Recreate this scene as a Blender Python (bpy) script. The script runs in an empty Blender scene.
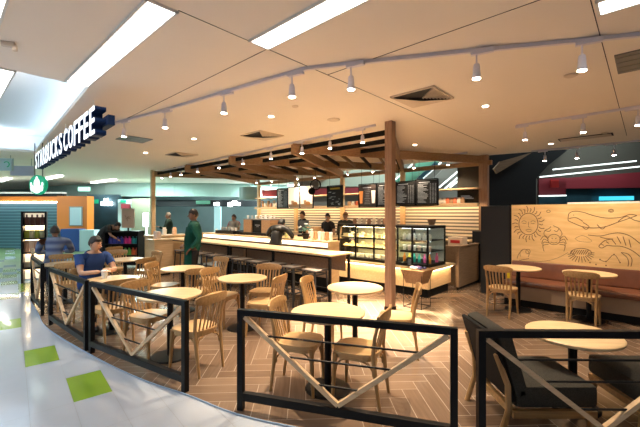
import bpy, bmesh, math, random
from mathutils import Vector, Matrix, Euler
R = math.radians
random.seed(7)
SC = bpy.context.scene
COL = SC.collection
AX = (math.cos(R(137.3)), math.sin(R(137.3)))      # direction A: along the service counter
BX = (math.cos(R(47.3)), math.sin(R(47.3)))        # direction B: from the seating towards the back bar
ROT = R(47.3)                                      # a root turned by ROT has local x = B and local y = A
def ab(b, a, z=0.0):
    return (b*BX[0] + a*AX[0], b*BX[1] + a*AX[1], z)

# ---------------------------------------------------------------- materials
def nt(name):
    m = bpy.data.materials.new(name); m.use_nodes = True
    n = m.node_tree; b = n.nodes['Principled BSDF']
    return m, n, b
def mat(name, c, rough=.5, metal=0.0, var=0.0, scale=20, emit=None, es=0.0, bump=0.0, trans=0.0, alpha=1.0, coat=0.0):
    m, n, b = nt(name)
    b.inputs['Base Color'].default_value = (*c, 1)
    b.inputs['Roughness'].default_value = rough
    b.inputs['Metallic'].default_value = metal
    b.inputs['Coat Weight'].default_value = coat
    if trans: b.inputs['Transmission Weight'].default_value = trans
    if alpha < 1: b.inputs['Alpha'].default_value = alpha
    if emit:
        b.inputs['Emission Color'].default_value = (*emit, 1)
        b.inputs['Emission Strength'].default_value = es
    if var or bump:
        tc = n.nodes.new('ShaderNodeTexCoord'); nz = n.nodes.new('ShaderNodeTexNoise')
        nz.inputs['Scale'].default_value = scale; nz.inputs['Detail'].default_value = 4
        n.links.new(tc.outputs['Object'], nz.inputs['Vector'])
        if var:
            r = n.nodes.new('ShaderNodeValToRGB')
            r.color_ramp.elements[0].position = .3; r.color_ramp.elements[1].position = .7
            r.color_ramp.elements[0].color = (*[max(0, x*(1-var)) for x in c], 1)
            r.color_ramp.elements[1].color = (*[min(1, x*(1+var)) for x in c], 1)
            n.links.new(nz.outputs['Fac'], r.inputs['Fac']); n.links.new(r.outputs['Color'], b.inputs['Base Color'])
        if bump:
            bp = n.nodes.new('ShaderNodeBump'); bp.inputs['Strength'].default_value = bump
            n.links.new(nz.outputs['Fac'], bp.inputs['Height']); n.links.new(bp.outputs['Normal'], b.inputs['Normal'])
    return m
def wood(name, c1, c2, rough=.45, stretch=(1.5, 18, 18), coat=0.0):
    m, n, b = nt(name)
    tc = n.nodes.new('ShaderNodeTexCoord'); mp = n.nodes.new('ShaderNodeMapping'); nz = n.nodes.new('ShaderNodeTexNoise')
    mp.inputs['Scale'].default_value = stretch
    nz.inputs['Scale'].default_value = 2.2; nz.inputs['Detail'].default_value = 6; nz.inputs['Distortion'].default_value = .6
    r = n.nodes.new('ShaderNodeValToRGB')
    r.color_ramp.elements[0].position = .32; r.color_ramp.elements[1].position = .68
    r.color_ramp.elements[0].color = (*c1, 1); r.color_ramp.elements[1].color = (*c2, 1)
    n.links.new(tc.outputs['Object'], mp.inputs['Vector']); n.links.new(mp.outputs['Vector'], nz.inputs['Vector'])
    n.links.new(nz.outputs['Fac'], r.inputs['Fac']); n.links.new(r.outputs['Color'], b.inputs['Base Color'])
    b.inputs['Roughness'].default_value = rough; b.inputs['Coat Weight'].default_value = coat
    return m
M = {}
M['oak'] = wood('oak', (.33,.185,.07), (.48,.29,.12), .38)
M['oak_seat'] = wood('oak_seat', (.46,.29,.125), (.60,.39,.185), .3)
M['oak_up'] = wood('oak_up', (.33,.185,.07), (.48,.29,.12), .38, (18,18,1.5))
M['oak_top'] = wood('oak_top', (.58,.41,.22), (.70,.52,.30), .3, (2,12,12))
M['beam'] = wood('beam_wood', (.27,.155,.08), (.38,.235,.125), .6)
M['beam_up'] = wood('beam_wood_up', (.27,.16,.10), (.36,.23,.15), .6, (14,14,1.2))
M['light_wood'] = wood('light_wood', (.68,.46,.24), (.82,.60,.35), .5)
M['pale_strip'] = wood('pale_strip', (.62,.42,.24), (.74,.54,.34), .5)
M['mural_wood'] = wood('mural_wood', (.66,.43,.18), (.80,.56,.27), .5, (1.2,1.2,7))
M['brown_panel'] = wood('brown_panel', (.20,.13,.08), (.28,.19,.12), .5)
M['black'] = mat('black_metal', (.005,.005,.006), .45)
M['black_matte'] = mat('black_matte', (.012,.012,.012), .7)
M['charcoal'] = mat('charcoal_fabric', (.045,.042,.036), .9, var=.25, scale=120, bump=.1)
M['dark_blue_metal'] = mat('stool_metal', (.06,.07,.085), .45, .5)
M['stool_seat'] = mat('stool_seat', (.10,.085,.075), .5)
M['leather'] = mat('brown_leather', (.17,.062,.032), .33, var=.12, scale=9, bump=.05, coat=.2)
M['bench_base'] = mat('bench_base', (.34,.24,.16), .6, var=.06, scale=4)
M['white'] = mat('white_paint', (.8,.8,.78), .4)
M['track_white'] = mat('track_white', (.72,.70,.80), .35)
M['bulb'] = mat('lamp_glow', (1,.9,.75), .4, emit=(1,.83,.6), es=40)
M['down'] = mat('downlight_glow', (1,.9,.75), .4, emit=(1,.87,.66), es=14)
M['panel_light'] = mat('panel_diffuser', (1,1,1), .4, emit=(1,.97,.93), es=2.4)
M['strip_light'] = mat('strip_diffuser', (1,1,1), .4, emit=(.95,1,.97), es=4.5)
M['led'] = mat('led_strip', (1,1,1), .4, emit=(1,.74,.42), es=14)
M['led_soft'] = mat('led_lit_lip', (1,.9,.75), .4, emit=(1,.80,.52), es=1.5)
M['cool_led'] = mat('cool_led', (1,1,1), .4, emit=(.85,1,.97), es=.8)
M['grey'] = mat('grey_metal', (.25,.25,.25), .45, .6)
M['vent'] = mat('vent_grille', (.72,.62,.52), .5)
M['vent_dark'] = mat('vent_dark', (.03,.03,.035), .7)
M['navy'] = mat('navy_sign_side', (.002,.018,.075), .4)
M['sign_white'] = mat('sign_face', (1,1,1), .4, emit=(.85,.93,1), es=.55)
M['logo_green'] = mat('logo_green', (0,.25,.13), .4, emit=(0,.4,.2), es=.25)
M['logo_white'] = mat('logo_white', (1,1,1), .4, emit=(.85,1,.97), es=.45)
M['ceil'] = mat('ceiling_paint', (.92,.84,.75), .8, var=.015, scale=.8)
M['ceil_mall'] = mat('mall_ceiling_paint', (.78,.80,.82), .8)
M['mint'] = mat('mint_bulkhead', (.42,.60,.58), .7)
M['tile_white'] = mat('white_tile', (.50,.55,.62), .14, var=.05, scale=1.5, coat=.3)
M['tile_green'] = mat('green_tile', (.25,.42,.035), .2, var=.06, scale=3, coat=.3)
M['floor_green'] = mat('green_floor', (.10,.17,.075), .35, var=.2, scale=2)
M['grout'] = mat('grout', (.33,.35,.37), .8)
M['teal_glass'] = mat('teal_wall', (.30,.44,.46), .3, var=.15, scale=.6)
M['teal_dark'] = mat('teal_dark', (.02,.06,.085), .3, var=.4, scale=1.2)
M['orange'] = mat('orange_panel', (.65,.19,.03), .45)
M['maroon'] = mat('maroon_fascia', (.26,.03,.045), .5)
M['red'] = mat('red_panel', (.6,.04,.04), .5)
M['khaki'] = mat('khaki_wall', (.22,.23,.16), .6)
M['blue'] = mat('blue_panel', (.015,.06,.25), .5)
M['paleblue'] = mat('pale_blue', (.45,.62,.70), .5)
M['screen'] = mat('screen_glow', (1,1,1), .4, emit=(.7,.85,1), es=2.5)
M['wall_grey'] = mat('grey_wall', (.22,.215,.20), .6)
M['dark'] = mat('dark_wall', (.02,.022,.026), .5)
M['esc_green'] = mat('green_glass', (.12,.30,.22), .2)
M['board'] = mat('menu_black', (.018,.017,.016), .4)
M['chalk'] = mat('menu_writing', (.26,.26,.25), .7, emit=(.8,.8,.78), es=.08)
M['amber'] = mat('amber_drink', (.55,.17,.03), .4, emit=(.6,.2,.05), es=.3)
M['cream'] = mat('cream', (.85,.74,.56), .5, emit=(.9,.75,.55), es=.35)
M['ink'] = mat('mural_ink', (.16,.09,.045), .8)
for k_, s_ in (('black',.22),('black_matte',.1),('charcoal',.12),('navy',.2),('board',.2),('dark',.2)):
    M[k_].node_tree.nodes['Principled BSDF'].inputs['Specular IOR Level'].default_value = s_
def glass_mat():
    m = bpy.data.materials.new('case_glass'); m.use_nodes = True; n = m.node_tree; n.nodes.clear()
    o = n.nodes.new('ShaderNodeOutputMaterial'); t = n.nodes.new('ShaderNodeBsdfTransparent'); g = n.nodes.new('ShaderNodeBsdfGlossy')
    x = n.nodes.new('ShaderNodeMixShader'); x.inputs[0].default_value = .06; g.inputs['Roughness'].default_value = .03
    t.inputs[0].default_value = (.93,.97,.95,1)
    n.links.new(t.outputs[0], x.inputs[1]); n.links.new(g.outputs[0], x.inputs[2]); n.links.new(x.outputs[0], o.inputs[0])
    return m
M['glass'] = glass_mat()
def plain(c, r=.5, **k):
    key = 'c_%.2f_%.2f_%.2f' % tuple(c)
    if key not in M: M[key] = mat('paint', c, r, **k)
    return M[key]

def herringbone():
    m, n, b = nt('herringbone_wood_tile')
    N = n.nodes.new; L = n.links.new
    tc = N('ShaderNodeTexCoord'); mp = N('ShaderNodeMapping'); sp = N('ShaderNodeSeparateXYZ')
    W = .15; NN = 5
    mp.inputs['Rotation'].default_value = (0, 0, R(-2.3)); mp.inputs['Scale'].default_value = (1/W, 1/W, 1)
    L(tc.outputs['Object'], mp.inputs['Vector']); L(mp.outputs['Vector'], sp.inputs[0])
    def mth(op, a, b_=None, c_=None):
        x = N('ShaderNodeMath'); x.operation = op
        for i, v in enumerate((a, b_, c_)):
            if v is None: continue
            if isinstance(v, (int, float)): x.inputs[i].default_value = v
            else: L(v, x.inputs[i])
        return x.outputs[0]
    X, Y = sp.outputs[0], sp.outputs[1]
    i = mth('FLOOR', X); j = mth('FLOOR', Y)
    k = mth('FLOORED_MODULO', mth('SUBTRACT', i, j), 2*NN)
    k = mth('ROUND', k)
    isH = mth('LESS_THAN', k, NN-.5)
    fx = mth('SUBTRACT', X, i); fy = mth('SUBTRACT', Y, j)
    uh = mth('ADD', fx, k); vh = fy
    mm = mth('SUBTRACT', 2*NN-1, k)
    uv_ = mth('ADD', fy, mm); vv = fx
    def mix(a, b_): return mth('ADD', mth('MULTIPLY', a, isH), mth('MULTIPLY', b_, mth('SUBTRACT', 1, isH)))
    u = mix(uh, uv_); v = mix(vh, vv)
    idx = mix(mth('SUBTRACT', i, k), i); idy = mix(j, mth('SUBTRACT', j, mm))
    g = mth('MINIMUM', mth('MINIMUM', u, mth('SUBTRACT', NN, u)), mth('MINIMUM', v, mth('SUBTRACT', 1, v)))
    grout = mth('LESS_THAN', g, .022)
    cb = N('ShaderNodeCombineXYZ'); L(idx, cb.inputs[0]); L(idy, cb.inputs[1]); L(isH, cb.inputs[2])
    wn = N('ShaderNodeTexWhiteNoise'); L(cb.outputs[0], wn.inputs['Vector'])
    gv = N('ShaderNodeCombineXYZ'); L(mth('MULTIPLY', u, .35), gv.inputs[0]); L(mth('MULTIPLY', v, 4.0), gv.inputs[1]); L(mth('MULTIPLY', wn.outputs['Value'], 40), gv.inputs[2])
    nz = N('ShaderNodeTexNoise'); nz.inputs['Scale'].default_value = 1.4; nz.inputs['Detail'].default_value = 5
    L(gv.outputs[0], nz.inputs['Vector'])
    f = mth('ADD', mth('MULTIPLY', wn.outputs['Value'], .45), mth('MULTIPLY', nz.outputs['Fac'], .6))
    r = N('ShaderNodeValToRGB'); e = r.color_ramp.elements
    e[0].position = .15; e[0].color = (.13,.083,.055,1); e[1].position = .85; e[1].color = (.235,.16,.11,1)
    L(f, r.inputs['Fac'])
    mx = N('ShaderNodeMix'); mx.data_type = 'RGBA'
    L(grout, mx.inputs[0]); L(r.outputs['Color'], mx.inputs[6]); mx.inputs[7].default_value = (.40,.32,.25,1)
    L(mx.outputs[2], b.inputs['Base Color'])
    b.inputs['Roughness'].default_value = .22
    return m
M['herring'] = herringbone()
def shutter():
    m, n, b = nt('roller_shutter')
    tc = n.nodes.new('ShaderNodeTexCoord'); w = n.nodes.new('ShaderNodeTexWave'); w.bands_direction = 'Z'; w.inputs['Scale'].default_value = 2.2
    r = n.nodes.new('ShaderNodeValToRGB'); r.color_ramp.elements[0].color = (.025,.07,.10,1); r.color_ramp.elements[1].color = (.09,.18,.22,1)
    n.links.new(tc.outputs['Object'], w.inputs['Vector']); n.links.new(w.outputs['Fac'], r.inputs['Fac']); n.links.new(r.outputs['Color'], b.inputs['Base Color'])
    b.inputs['Roughness'].default_value = .35; return m
M['shutter'] = shutter()

# ---------------------------------------------------------------- mesh building
class MB:
    def __init__(s): s.b = bmesh.new()
    def box(s, c, d, rz=0.0, rot=None):
        r = bmesh.ops.create_cube(s.b, size=1)
        mx = Matrix.Translation(c) @ ((rot or Matrix.Rotation(rz, 4, 'Z'))) @ Matrix.Diagonal((*d, 1))
        bmesh.ops.transform(s.b, matrix=mx, verts=r['verts']); return s
    def span(s, lo, hi):
        return s.box([(lo[i]+hi[i])/2 for i in range(3)], [abs(hi[i]-lo[i]) for i in range(3)])
    def bar(s, p, q, w, h):                        # rectangular bar between two points
        p, q = Vector(p), Vector(q); v = q-p; L = v.length
        x = v.normalized(); up = Vector((0,0,1)) if abs(x.z) < .95 else Vector((0,1,0))
        y = up.cross(x).normalized(); z = x.cross(y)
        rot = Matrix((x, y, z)).transposed().to_4x4()
        return s.box((p+q)/2, (L, w, h), rot=rot)
    def tube(s, pts, r, seg=8, flat=1.0):
        pts = [Vector(p) for p in pts]; rings = []
        rr = r if isinstance(r, (list, tuple)) else [r]*len(pts)
        n = len(pts)
        for i, p in enumerate(pts):
            t = (pts[min(i+1, n-1)] - pts[max(i-1, 0)]).normalized()
            up = Vector((0,0,1)) if abs(t.z) < .9 else Vector((1,0,0))
            a = up.cross(t).normalized(); c = t.cross(a)
            rings.append([s.b.verts.new(p + a*math.cos(2*math.pi*k/seg)*rr[i] + c*math.sin(2*math.pi*k/seg)*rr[i]*flat) for k in range(seg)])
        for i in range(n-1):
            for k in range(seg):
                s.b.faces.new((rings[i][k], rings[i][(k+1)%seg], rings[i+1][(k+1)%seg], rings[i+1][k]))
        s.b.faces.new(rings[0][::-1]); s.b.faces.new(rings[-1]); return s
    def lathe(s, prof, c=(0,0,0), seg=24, sx=1, sy=1):
        rings = []
        for r, z in prof:
            rings.append([s.b.verts.new((c[0]+sx*r*math.cos(2*math.pi*k/seg), c[1]+sy*r*math.sin(2*math.pi*k/seg), c[2]+z)) for k in range(seg)])
        for i in range(len(rings)-1):
            for k in range(seg):
                s.b.faces.new((rings[i][k], rings[i][(k+1)%seg], rings[i+1][(k+1)%seg], rings[i+1][k]))
        s.b.faces.new(rings[0][::-1]); s.b.faces.new(rings[-1]); return s
    def cyl(s, c, r, h, seg=20): return s.lathe([(r,0),(r,h)], c, seg)
    def prism(s, poly, z0, z1):
        a = [s.b.verts.new((p[0], p[1], z0)) for p in poly]; b = [s.b.verts.new((p[0], p[1], z1)) for p in poly]
        n = len(poly); s.b.faces.new(a[::-1]); s.b.faces.new(b)
        for i in range(n): s.b.faces.new((a[i], a[(i+1)%n], b[(i+1)%n], b[i]))
        return s
    def ball(s, c, r, sc=(1,1,1), seg=16, rot=None):
        v = bmesh.ops.create_uvsphere(s.b, u_segments=seg, v_segments=max(6, seg*2//3), radius=r)['verts']
        mx = Matrix.Translation(c) @ (rot or Matrix.Identity(4)) @ Matrix.Diagonal((*sc, 1))
        bmesh.ops.transform(s.b, matrix=mx, verts=v); return v
    def mesh(s, name, m, bevel=0.0, smooth=False):
        bmesh.ops.recalc_face_normals(s.b, faces=s.b.faces)
        if bevel:
            ed = [e for e in s.b.edges if len(e.link_faces) == 2 and e.calc_face_angle(0) > .6]
            bmesh.ops.bevel(s.b, geom=ed, offset=bevel, segments=2, affect='EDGES', profile=.6)
        me = bpy.data.meshes.new(name); s.b.to_mesh(me); s.b.free()
        for x in (m if isinstance(m, list) else [m]): me.materials.append(x)
        if smooth:
            for p in me.polygons: p.use_smooth = True
            try: me.set_sharp_from_angle(angle=R(40))
            except Exception: pass
        return me
    def build(s, name, m, parent=None, loc=(0,0,0), rz=0.0, bevel=0.0, smooth=False):
        o = bpy.data.objects.new(name, s.mesh(name, m, bevel, smooth)); COL.objects.link(o)
        o.parent = parent; o.location = loc; o.rotation_euler = (0,0,rz); return o
def tag(o, label, cat, group=None, kind=None):
    o['label'] = label; o['category'] = cat
    if group: o['group'] = group
    if kind: o['kind'] = kind
    return o
def thing(name, label, cat, loc=(0,0,0), rz=0.0, group=None):
    o = bpy.data.objects.new(name, None); COL.objects.link(o); o.empty_display_size = .1
    o.location = loc; o.rotation_euler = (0,0,rz); return tag(o, label, cat, group)
def struct(name, mb, m, **k):
    o = mb.build(name, m, **k); o['kind'] = 'structure'; return o
def kids(o): return [c for c in bpy.data.objects if c.parent == o]
def dup(src, loc, rz, label, group=None):
    def rec(o, p):
        c = o.copy(); COL.objects.link(c)
        if p is not None: c.parent = p
        for ch in KIDS.setdefault(o.name, kids(o)): rec(ch, c)
        return c
    r = rec(src, None); r.location = loc; r.rotation_euler = (0,0,rz); r['label'] = label
    if group: r['group'] = group
    return r
KIDS = {}
ORD = ['first','second','third','fourth','fifth','sixth','seventh','eighth','ninth','tenth','eleventh','twelfth','thirteenth','fourteenth','fifteenth']

# ---------------------------------------------------------------- camera and render look
cam = bpy.data.cameras.new('camera'); co = bpy.data.objects.new('camera', cam); COL.objects.link(co)
co.location = (0,0,1.65); co.rotation_euler = (R(90),0,0); cam.lens = 19.97; cam.sensor_width = 36; cam.clip_end = 200; cam.clip_start = .05
SC.camera = co
SC.view_settings.view_transform = 'Standard'; SC.view_settings.look = 'None'; SC.view_settings.gamma = 1
SC.view_settings.use_curve_mapping = False; SC.view_settings.exposure = 1.4
w = bpy.data.worlds.new('world'); SC.world = w; w.use_nodes = True
w.node_tree.nodes['Background'].inputs[0].default_value = (.95,.95,1,1); w.node_tree.nodes['Background'].inputs[1].default_value = .07

# ---------------------------------------------------------------- the room shell
CZ = 3.23
edge = [(9,2.6),(5,2.36),(2.8,2.33),(.97,2.40),(-.13,2.72),(-.7,2.93),(-1.19,3.22),(-1.82,3.56),(-2.74,4.19),(-3.95,5.13),(-4.69,5.9),(-5.9,7.2),(-7.1,8.9),(-7.8,11),(-7.6,13.5),(-5.5,16),(0,18),(6,18),(12,12)]
def inpoly(x, y, P):
    c = False; n = len(P)
    for i in range(n):
        x1, y1 = P[i]; x2, y2 = P[(i+1)%n]
        if (y1 > y) != (y2 > y) and x < (x2-x1)*(y-y1)/(y2-y1)+x1: c = not c
    return c
def smooth_curve(P, k=6):
    out = []
    for i in range(len(P)-1):
        p0 = P[max(i-1,0)]; p1 = P[i]; p2 = P[i+1]; p3 = P[min(i+2,len(P)-1)]
        for s in range(k):
            t = s/k
            out.append(tuple(.5*((2*p1[d])+(-p0[d]+p2[d])*t+(2*p0[d]-5*p1[d]+4*p2[d]-p3[d])*t*t+(-p0[d]+3*p1[d]-3*p2[d]+p3[d])*t**3) for d in range(2)))
    out.append(P[-1]); return out
front = smooth_curve(edge[:14])
poly = front + edge[14:]
m_ = MB(); m_.prism(poly[::-1], -.012, 0.0); struct('floor', m_, M['herring'])
m_ = MB(); m_.box((-2,8,-.062), (50,44,.1)); struct('floor_base', m_, M['grout'])
# mall floor: every tile a face of one mesh, green ones by material
tb = MB(); U = (math.cos(R(41)), math.sin(R(41))); V = (math.cos(R(-49)), math.sin(R(-49)))
O = (-2.245, 3.44)                 # centre of the nearest green tile
greens = {(0,0),(-1,-2),(-2,-5),(3,3),(1,1)} - {(3,3),(1,1)}
far_g = random.Random(3)
for iu in range(-60, 70):
    for iv in range(-40, 14):
        cx = O[0] + iu*.3*U[0] + iv*.6*V[0]; cy = O[1] + iu*.3*U[1] + iv*.6*V[1]
        if not (-20 < cx < 6 and .6 < cy < 17.5): continue
        if inpoly(cx, cy, poly):
            if all(inpoly(cx+dx, cy+dy, poly) for dx in (-.5,.5) for dy in (-.5,.5)): continue
        hu, hv = .1485, .2985
        vs = [tb.b.verts.new((cx+a*hu*U[0]+c*hv*V[0], cy+a*hu*U[1]+c*hv*V[1], -.008)) for a, c in ((-1,-1),(1,-1),(1,1),(-1,1))]
        f = tb.b.faces.new(vs)
        near = cy < 5.6
        if (iu, iv) in greens: f.material_index = 1
        elif not near:
            p = .35 if cy < 11 else .85
            if far_g.random() < p: f.material_index = 2 if cy > 10.5 else 1
struct('floor_mall', tb, [M['tile_white'], M['tile_green'], M['floor_green']])
e_ = MB(); e_.tube([(x, y, .0) for x, y in front], .007, 6); struct('trim_1', e_, plain((.25,.35,.48)))

# ceiling with the lit opening over the mall walkway
P0, P1, P2, P3 = (-2.9,4.45), (-7.4,9.2), (-9.8,8.0), (-4.7,2.5)
def holed(name, outer, inner, z0, z1, m):
    b = bmesh.new(); loops = []
    for Lp in (outer, inner):
        vs = [b.verts.new((x, y, z0)) for x, y in Lp]
        loops.append([b.edges.new((vs[i], vs[(i+1)%len(vs)])) for i in range(len(vs))])
    bmesh.ops.triangle_fill(b, use_beauty=True, edges=[e for l in loops for e in l])
    r = bmesh.ops.extrude_face_region(b, geom=list(b.faces))
    bmesh.ops.translate(b, vec=(0,0,z1-z0), verts=[v for v in r['geom'] if isinstance(v, bmesh.types.BMVert)])
    mb = MB(); mb.b.free(); mb.b = b; return struct(name, mb, m)
holed('ceiling', [(-24,-2.5),(13,-2.5),(13,2.6),(7.3,7.2),(6.1,8.7),(4.5,9.7),(-.3,14.4),(.8,18),(.8,23.5),(-24,23.5)], [P0,P1,P2,P3], CZ, CZ+.06, M['ceil'])
big = [(-2.2,4.5),(-7.2,10.1),(-11.2,8.3),(-4.6,1.5)]
b_ = MB(); b_.prism(big[::-1], CZ+.55, CZ+.6)
for i in range(4):
    p, q = big[i], big[(i+1)%4]
    b_.bar((p[0],p[1],CZ+.3), (q[0],q[1],CZ+.3), .05, .5)
struct('ceiling_cove', b_, M['ceil_mall'])
# seams in the ceiling boards
s_ = MB()
def cw(px, py): d = 355*1.58/(213-py); return ((px-320)*d/355, d, CZ-.001)
for p, q in ((ab(2.16,12), ab(2.16,2.68)), (ab(3.03,2.68), ab(3.03,-3)), (ab(1.28,2.68), ab(9.2,2.68)), (ab(-2,.31), ab(9.5,.31))):
    s_.bar((p[0],p[1],CZ-.001), (q[0],q[1],CZ-.001), .007, .004)
struct('trim_2', s_, M['vent_dark'])
# ---------------------------------------------------------------- ceiling fixtures
def panel(b0, b1, a0, a1, label, z=CZ):
    c = ab((b0+b1)/2, (a0+a1)/2, z-.012); t = thing('ceiling_light', label, 'ceiling light', c, ROT, 'fluorescent ceiling panels')
    w_, l_ = b1-b0, a1-a0
    m = MB(); m.box((0,0,.002), (w_-.02, l_-.02, .012)); m.build('diffuser', M['panel_light'], t)
    m = MB()
    for s in (-1,1):
        m.box((s*w_/2,0,.003), (.02,l_+.02,.02)); m.box((0,s*l_/2,.003), (w_+.02,.02,.02))
    m.build('frame', M['white'], t)
panel(1.05,1.28,2.70,5.08, 'long white fluorescent panel running down to the top of the coffee sign')
panel(1.94,2.155,.30,2.66, 'long white fluorescent panel at the top centre of the picture')
panel(.13,.36,2.7,5.05, 'white fluorescent panel cut off by the top left corner of the picture')
panel(.37,.60,5.14,7.5, 'white fluorescent panel hanging in the bright ceiling opening at the left edge')
panel(3.33,3.56,-2.1,.28, 'small tip of a white fluorescent panel at the top right edge')

def vent(name, label, c, s, rz, both=False, slats=9):
    t = thing(name, label, 'ceiling vent', (c[0],c[1],CZ-.03), rz)
    m = MB(); f = s/2
    for q in (-1,1):
        m.box((q*f,0,.018), (.02,s+.02,.02)); m.box((0,q*f,.018), (s+.02,.02,.02))
    m.build('frame', M['vent'], t)
    m = MB(); m.box((0,0,.022), (s-.03,s-.03,.008)); m.build('backing', M['vent_dark'], t)
    m = MB()
    for i in range(slats):
        u = (i+.5)/slats
        x = f - u*f
        m.box((x,0,.008), (.012, (s*(1-u)+.0) if True else s, .02), rot=Matrix.Rotation(.5,4,'Y'))
    m.build('louvre_blade', M['vent'], t)
    m = MB()
    p = [m.b.verts.new(v) for v in ((-f,-f,0),(f,-f,0),(f,f,0),(-f,f,0),(0,0,-.03))]
    for a, b2 in ((2,3),(3,0)): m.b.faces.new((p[a], p[b2], p[4]))
    m.build('deflector', M['vent'], t)
    return t
vent('ceiling_vent', 'large square louvred ceiling vent in front of the tall wooden column', (1.38,4.80), .6, ROT-R(90))
vent('ceiling_vent', 'square ceiling vent above the middle of the wooden canopy front', (-1.16,7.15), .6, ROT-R(90))
vent('ceiling_vent', 'square ceiling vent above the far left part of the wooden canopy', (-3.7,9.5), .6, ROT-R(90))
def slot(label, b, a, lb, la, m=None, n=12):
    t = thing('ceiling_grille', label, 'ceiling grille', ab(b,a,CZ-.012), ROT)
    k = MB(); k.box((0,0,.004), (lb, la, .014)); k.build('backing', m or M['vent_dark'], t)
    k = MB()
    for i in range(n): k.box((-lb/2+(i+.5)*lb/n, 0, -.004), (.01, la*.94, .008))
    k.build('louvre_blade', M['vent'] if m is None else M['grey'], t)
slot('dark grey ceiling grille behind the right end of the coffee sign', 2.86, 8.0, .55, .55, M['grey'], 5)
slot('long louvred ceiling grille over the mural bench at the right', 9.1, .95, .28, .9)
slot('dark square grille at the top right corner of the ceiling', 4.9, .02, .62, .45, M['grey'], 4)
slot('small slot grille on the ceiling, nearer of two beyond the sign', 6.0, 11.9, .9, .18)
slot('small slot grille on the ceiling, farther of two beyond the sign', 7.6, 14.0, .9, .2)

def spot(o_loc, energy, size, blend, color, parent, tilt=(0,0), r=.03):
    l = bpy.data.lights.new('spot_beam', 'SPOT'); l.energy = energy; l.spot_size = R(size); l.spot_blend = blend; l.color = color; l.shadow_soft_size = r
    o = bpy.data.objects.new('spot_beam', l); COL.objects.link(o); o.parent = parent; o.location = o_loc; o.rotation_euler = (tilt[0], tilt[1], 0); return o
WARM = (1.0,.79,.56)
def downlight(x, y, label, e=70):
    t = thing('downlight', label, 'downlight', (x,y,CZ-.01), 0, 'recessed ceiling downlights')
    m = MB(); m.lathe([(.055,.0),(.055,.012)], seg=20); m.build('rim', M['white'], t)
    m = MB(); m.lathe([(.04,-.004),(.04,.002)], seg=20); m.build('lens', M['down'], t)
    if e: spot((0,0,-.02), e, 110, .8, WARM, t)
def cxy(px, py): d = 355*1.58/(213-py); return ((px-320)*d/355, d)
for (px, py), l in zip(((271,115.5),(194,138),(145.5,152),(415,144),(485.5,105),(551,143)),
    ('recessed downlight between the two tracks, left of the large vent', 'recessed downlight in the middle of the left ceiling',
     'recessed downlight far left, nearest to the coffee sign', 'recessed downlight just right of the column top', 'recessed downlight in the bare ceiling right of the large vent', 'recessed downlight beside the long grille at the right')):
    x, y = cxy(px, py); downlight(x, y, l)
for (px, py), r, l in (((333.5,119),.11,'oval ceiling speaker grille left of the column top'), ((295,105.5),.05,'small smoke detector near the front track, left of the speaker'), ((571,74.5),.07,'small round detector on the ceiling under the right end of the front track'), ((605,132),.06,'small round detector at the far right of the ceiling')):
    x, y = cxy(px, py); m = MB(); m.lathe([(r*.7,-.02),(r,-.008),(r,.0)], seg=20)
    tag(m.build('smoke_detector', M['vent'], loc=(x,y,CZ-.001)), l, 'detector')
m = MB(); m.box((0,0,-.02),(.10,.04,.04)); m.box((.05,0,-.05),(.03,.03,.05))
tag(m.build('ceiling_bracket', M['vent'], loc=(-2.87,3.27,CZ-.002), rz=.3), 'small metal bracket on the ceiling left of the long light panel', 'bracket')

# track lights: a track is one thing, every lamp on it another
def track(name, pts, label):
    m = MB()
    for i in range(len(pts)-1): m.bar((*pts[i],0), (*pts[i+1],0), .035, .035)
    return tag(m.build(name, M['track_white'], loc=(0,0,CZ-.02)), label, 'lighting track')
T1 = [(-3.9,6.35),(-2.44,5.42),(-1.21,4.55),(-.15,3.82),(.6,3.62),(1.52,3.39),(2.35,3.205),(4.2,2.75)]
track('light_track', T1, 'long white lighting track across the front of the ceiling')
track('light_track', [(.98,6.27),(-6.1,13.3)], 'thin white lighting track along the front of the wooden canopy')
track('light_track', [(3.5,6.32),(5.6,4.25)], 'short white lighting track above the mural bench')
track('light_track', [(5.3,8.9),(8.6,6.1)], 'far white lighting track beyond the mural wall')
def lamp_proto():
    t = thing('track_light', 'x', 'track light', (0,0,CZ-.04), 0, 'white spot lamps on the ceiling tracks')
    m = MB(); m.box((.05,0,0), (.20,.045,.045)); m.build('adapter', M['track_white'], t, bevel=.004)
    m = MB(); m.tube([(0,0,-.02),(0,0,-.13)], .008, 8); m.build('stem', M['track_white'], t)
    m = MB(); m.lathe([(.012,-.105),(.026,-.115),(.032,-.15),(.034,-.20),(.043,-.245),(.041,-.25)], seg=18); m.build('lamp_head', M['track_white'], t, smooth=True)
    m = MB(); m.lathe([(.034,-.254),(.034,-.2505)], seg=18); m.build('lens', M['bulb'], t)
    return t
LP0 = lamp_proto(); LP0n = 0
def lamp(x, y, rz, label, e=26, size=75, tilt=(0,0)):
    global LP0n
    if LP0n == 0: o = LP0; o.location = (x,y,CZ-.04); o.rotation_euler = (0,0,rz); o['label'] = label
    else: o = dup(LP0, (x,y,CZ-.04), rz, label)
    LP0n += 1; lamps.append((o, e, size, tilt)); return o
lamps = []
def tp(px, zpy):   # point of the front track at an image column, from its polyline
    r = (px-320)/355
    for (x1,y1),(x2,y2) in zip(T1, T1[1:]):
        a, b = x1-r*y1, x2-r*y2
        if a*b <= 0: s = a/(a-b); return (x1+(x2-x1)*s, y1+(y2-y1)*s)
names = ['track lamp nearest to the right end of the coffee sign', 'second lamp from the sign on the front track', 'third lamp from the sign on the front track', 'fourth lamp from the sign, just before the bend of the front track', 'fifth lamp from the sign, just after the bend of the front track', 'sixth lamp from the sign, right of the large vent on the front track', 'rightmost lamp on the front track']
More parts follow.
